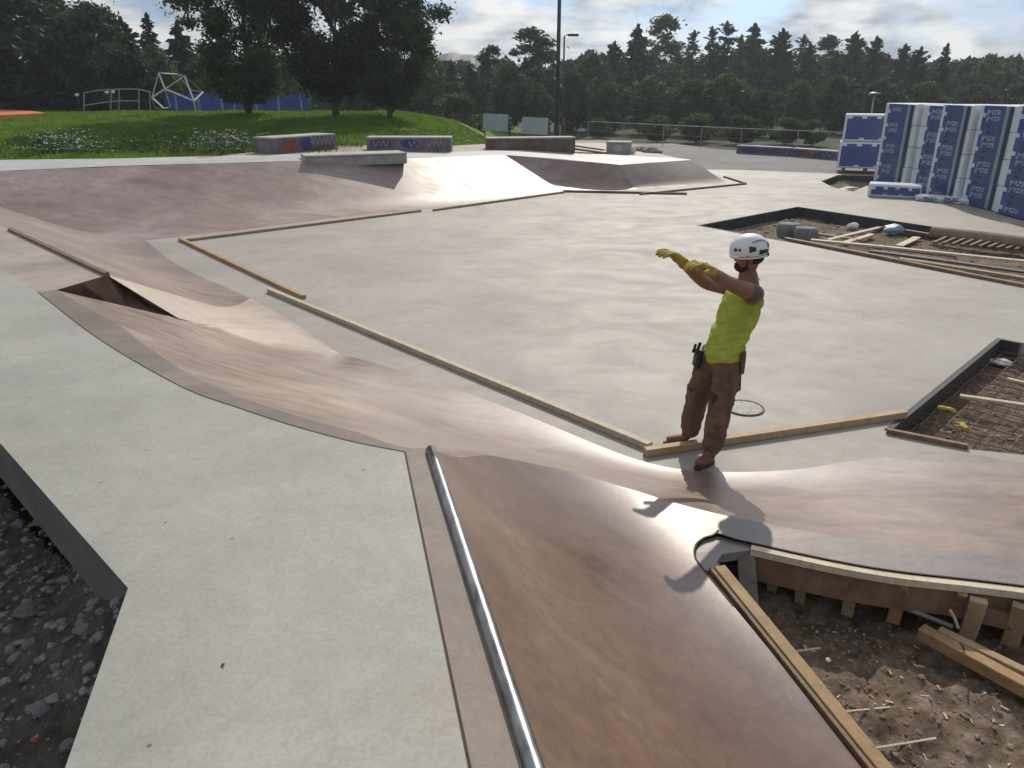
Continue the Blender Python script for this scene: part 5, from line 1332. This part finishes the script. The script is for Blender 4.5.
ellipsoid('beard', hd + fw_ * .034 + upv * -.090, (.074, .074, .052), M['hair'], Rf)
ellipsoid('mouth', hd + fw_ * .098 + upv * -.068, (.008, .022, .006), M['shoe'], Rf)
ellipsoid('hair', hd + fw_ * -.034 + upv * -.022, (.086, .094, .066), M['hair'], Rf)
# helmet
hel = hd + upv * .045 + fw_ * -.004
def hdef(q):
    if q.z < -.01: q.x *= 1.03; q.y *= 1.03
    return q
shell = ellipsoid('helmet', hel, (.146, .126, .112), M['helmet'], Rf, cut=-.055, defm=hdef, seg=24)
rimp = [hel + Rf @ Vector((math.cos(t * math.pi / 18) * .140, math.sin(t * math.pi / 18) * .121, -.054)) for t in range(37)]
mb = MB(); mb.tube(rimp, .007, 6, False); to_child2(mb.build('rim', M['helmet'], smooth=True), shell)
mb = MB(); vis = [hel + Rf @ Vector((math.cos(a_) * (.14), math.sin(a_) * .12, -.03)) for a_ in np.linspace(-1, 1, 9)] ; vo_ = [hel + Rf @ Vector((math.cos(a_) * .175, math.sin(a_) * .125, -.044)) for a_ in np.linspace(-1, 1, 9)]
mb.raw(vis + vo_, [(i, i + 1, 10 + i, 9 + i) for i in range(8)]); to_child2(mb.build('peak', M['helmet']), shell)
def on_shell(az, el, out=1.012): return hel + Rf @ Vector((.148 * math.cos(az) * math.cos(el) * out, .128 * math.sin(az) * math.cos(el) * out, .120 * math.sin(el) * out))
def vent(az, el, w, h, mat, nm):
    V_ = [on_shell(az + a_ * w, el + b_ * h * (1 - .25 * a_), 1.015) for a_ in np.linspace(-1, 1, 6) for b_ in np.linspace(-1, 1, 5)]; mb = MB()
    mb.raw(V_, [(i * 5 + j, i * 5 + j + 1, i * 5 + j + 6, i * 5 + j + 5) for i in range(5) for j in range(4)]); return to_child2(mb.build(nm, mat), shell)
for sgn in (1,):
    lf = math.pi / 2 * sgn      # his left side, towards the camera
    vent(lf + .05, .12, .17, .16, M['black'], 'vent'); vent(lf + 1.15, .25, .09, .16, M['black'], 'vent'); vent(lf - .85, .1, .10, .09, M['trouser_dark'], 'marking'); vent(lf - .6, .1, .06, .08, M['trouser_dark'], 'marking')
    vent(lf + .72, -.12, .34, .13, M['black'], 'vent')
    for k in range(6): vent(lf + .12 + k * .17, .56 + .07 * math.sin(k * .7), .045, .055, M['black'], 'vent')
lfs = side if side.y < 0 else -side
for sg in (lfs, -lfs):
    mb = MB(); mb.tube([hel + sg * .118 + upv * -.03 + fw_ * .03, hd + sg * .082 + upv * -.07 + fw_ * .02, hd + fw_ * .07 + upv * -.125 + sg * .015], .006, 6); to_child2(mb.build('chin_strap', M['black']), shell)
mb = MB(); mb.tube([hel + Rf @ Vector((-.12, y_, -.045)) for y_ in (-.06, 0, .06)], .02, 8); to_child2(mb.build('rear_harness', M['black'], smooth=True), shell)
# shirt
def cl(o, amt, sc=9):
    for v_ in o.data.vertices:
        c = v_.co + o.location; v_.co += v_.normal * (amt * (noise.noise(c * sc) + .5 * noise.noise(c * sc * 2.3)))
    return o
hem = J['waist'].lerp(J['pelvis'], .55)
sn = [(J['pelvis'] + Vector((.01, 0, -.045)), .185, .17), (J['pelvis'] + Vector((.0, 0, .03)), .172, .16), (J['waist'], .165, .155), (J['waist'].lerp(J['chest'], .5), .172, .158), (J['chest'], .185, .165), (J['upch'] + Vector((0, 0, -.01)), .185, .165), (J['neck0'] + Vector((0, 0, -.005)), .098, .092),
      (J['upch'].lerp(J['shL'], .62), .100, .100), (J['upch'].lerp(J['shR'], .62), .100, .100)]
def folds(o, amt):
    for v_ in o.data.vertices:
        c = v_.co + o.location; v_.co += v_.normal * amt * (1 - abs(noise.noise(Vector((c.x * 6 + c.z * 5, c.y * 6, c.z * 14 - c.x * 6)))) * 2.6)
shirt = skin_mesh('shirt', sn, [(0, 1), (1, 2), (2, 3), (3, 4), (4, 5), (5, 6), (5, 7), (5, 8)], M['shirt'], 0, 4, loc=worker.location); cl(wk(shirt), .010, 11); folds(shirt, .010)
mb = MB(); ring = [J['neck0'] + Vector((.004, 0, .012)) + Vector((math.cos(t * math.pi / 12) * .062, math.sin(t * math.pi / 12) * .06, .010 * math.cos(t * math.pi / 12))) for t in range(25)]
mb.tube(ring, .012, 6, False); to_child2(mb.build('collar', M['shirt'], smooth=True), shirt)
# tattoo sleeve on the near shoulder
tat = skin_mesh('tattoo', [(J['shL'].lerp(J['elL'], -.03), .080, .080), (J['shL'].lerp(J['elL'], .22), .077, .077), (J['shL'].lerp(J['elL'], .42), .070, .070)], [(0, 1), (1, 2)], M['tattoo'], 0, 2, loc=worker.location); wk(tat)
# trousers
def dn(v_, z_): return v_ + Vector((0, 0, z_))
tn = [(J['waist'] + Vector((0, 0, -.01)), .145, .135), (J['pelvis'], .165, .150), (J['hipR'], .122, .122), (J['hipR'].lerp(J['kneeR'], .5), .110, .110), (J['kneeR'], .094, .094), (J['kneeR'].lerp(J['ankR'], .3), .098, .098), (J['kneeR'].lerp(J['ankR'], .7), .090, .090), (J['ankR'] + Vector((0, 0, -.03)), .066, .066),
      (J['hipL'], .122, .122), (J['hipL'].lerp(J['kneeL'], .5), .110, .110), (J['kneeL'], .094, .094), (J['kneeL'].lerp(J['ankL'], .3), .098, .098), (J['kneeL'].lerp(J['ankL'], .7), .090, .090), (J['ankL'] + Vector((0, 0, -.03)), .066, .066)]
tro = skin_mesh('trousers', tn, [(0, 1), (1, 2), (2, 3), (3, 4), (4, 5), (5, 6), (6, 7), (1, 8), (8, 9), (9, 10), (10, 11), (11, 12), (12, 13)], M['trouser'], 1, 4, loc=worker.location); cl(wk(tro), .014, 10); folds(tro, .010)
def pad(c, d_, w, h, t, mat, nm, par):
    mb = MB(); x_ = d_.normalized(); y_ = Vector((0, 0, 1)).cross(x_).normalized(); rot = Matrix((x_, y_, x_.cross(y_))).transposed()
    mb.box(c, (t, w, h), rot); o = mb.build(nm, mat, bevel=min(t, w, h) * .3); return to_child2(o, par)
for kn in ('kneeL', 'kneeR'): pad(J[kn] + Vector((-.07, 0, .0)), Vector((-1, -.05, .02)), .12, .20, .035, M['trouser_dark'], 'knee_pad', tro)
pad(J['hipL'].lerp(J['kneeL'], .38) + Vector((.055, -.055, 0)), Vector((.75, -.7, .08)), .15, .19, .04, M['trouser'], 'thigh_pocket', tro)
pad(J['hipL'] + Vector((.10, -.01, .02)), Vector((1, -.3, .0)), .13, .17, .035, M['trouser'], 'back_pocket', tro)
pad(J['hipR'] + Vector((-.11, -.02, .04)), Vector((-1, -.1, .1)), .10, .16, .05, M['black'], 'tool_holster', tro)
pad(J['hipR'] + Vector((-.12, -.05, .14)), Vector((-1, 0, .25)), .025, .10, .025, M['black'], 'tool_handle', tro)
pad(J['hipR'] + Vector((-.14, .0, .12)), Vector((-1, 0, .25)), .02, .08, .02, M['trouser_dark'], 'tool_handle', tro)
# shoes
for a_, dirf in (('ankL', Vector((-.72, -.62, 0))), ('ankR', Vector((-.98, .12, 0)))):
    d_ = dirf.normalized(); a0 = J[a_].copy(); g0 = Vector((a0.x, a0.y, gz))
    sh = skin_mesh('shoe', [(dn(a0, .035) , .060, .058), (g0 + Vector((0, 0, .062)) - d_ * .03, .056, .055), (g0 + Vector((0, 0, .058)) + d_ * .07, .050, .048), (g0 + Vector((0, 0, .050)) + d_ * .14, .048, .038), (g0 + Vector((0, 0, .045)) + d_ * .185, .040, .030)], [(0, 1), (1, 2), (2, 3), (3, 4)], M['shoe'], 1, 2, loc=worker.location); wk(sh)
    p_ = Vector((-d_.y, d_.x, 0)); out = []
    for t in range(20):
        an = t / 20 * 6.283; out.append(g0 + d_ * (.075 + .132 * math.cos(an)) + p_ * .043 * math.sin(an))
    mb = MB(); mb.prism([(q.x, q.y) for q in out], gz, gz + .028); to_child2(mb.build('sole', M['sole'], bevel=.004), sh)
# gloves
for wn_, el_, tip in (('wrL', 'elL', atY(690, 260, 5.14)), ('wrR', 'elR', atY(664, 250, 5.80))):
    w_ = J[wn_]; d_ = (tip - w_).normalized(); d_ = (d_ + (w_ - J[el_]).normalized() * .6).normalized()
    nn_ = Vector((-.15, .15, -1)); nn_ = (nn_ - d_ * nn_.dot(d_)).normalized(); sd_ = d_.cross(nn_)
    if wn_ == 'wrL': sd_ = -sd_ 
    N_, E_ = hand_nodes(w_, d_, sd_, nn_, 1.36, .55 if wn_ == 'wrL' else .42, .036)
    gl = skin_mesh('work_glove', N_, E_, M['glove'], root=1, sub=2, loc=worker.location); wk(gl)
    mb = MB(); ax = (w_ - J[el_]).normalized(); mb.tube([w_ - ax * .055, w_ - ax * .01, w_ + ax * .015], [.047, .040, .038], 12); to_child2(mb.build('cuff', M['glove'], smooth=True), gl)

# ================================================================== air
mb = MB(); mb.box((0, 240, 10.25), (1160, 700, 23.5))
hz = mb.build('haze', None); hz['kind'] = 'stuff'
hm = bpy.data.materials.new('haze'); hm.use_nodes = True; hn = hm.node_tree.nodes; hn.clear()
ho = hn.new('ShaderNodeOutputMaterial'); hv_ = hn.new('ShaderNodeVolumePrincipled'); hv_.inputs['Density'].default_value = .0007; hv_.inputs['Anisotropy'].default_value = .45
hv_.inputs['Color'].default_value = (.82, .90, 1, 1); hm.node_tree.links.new(hv_.outputs[0], ho.inputs['Volume']); hz.data.materials.append(hm)
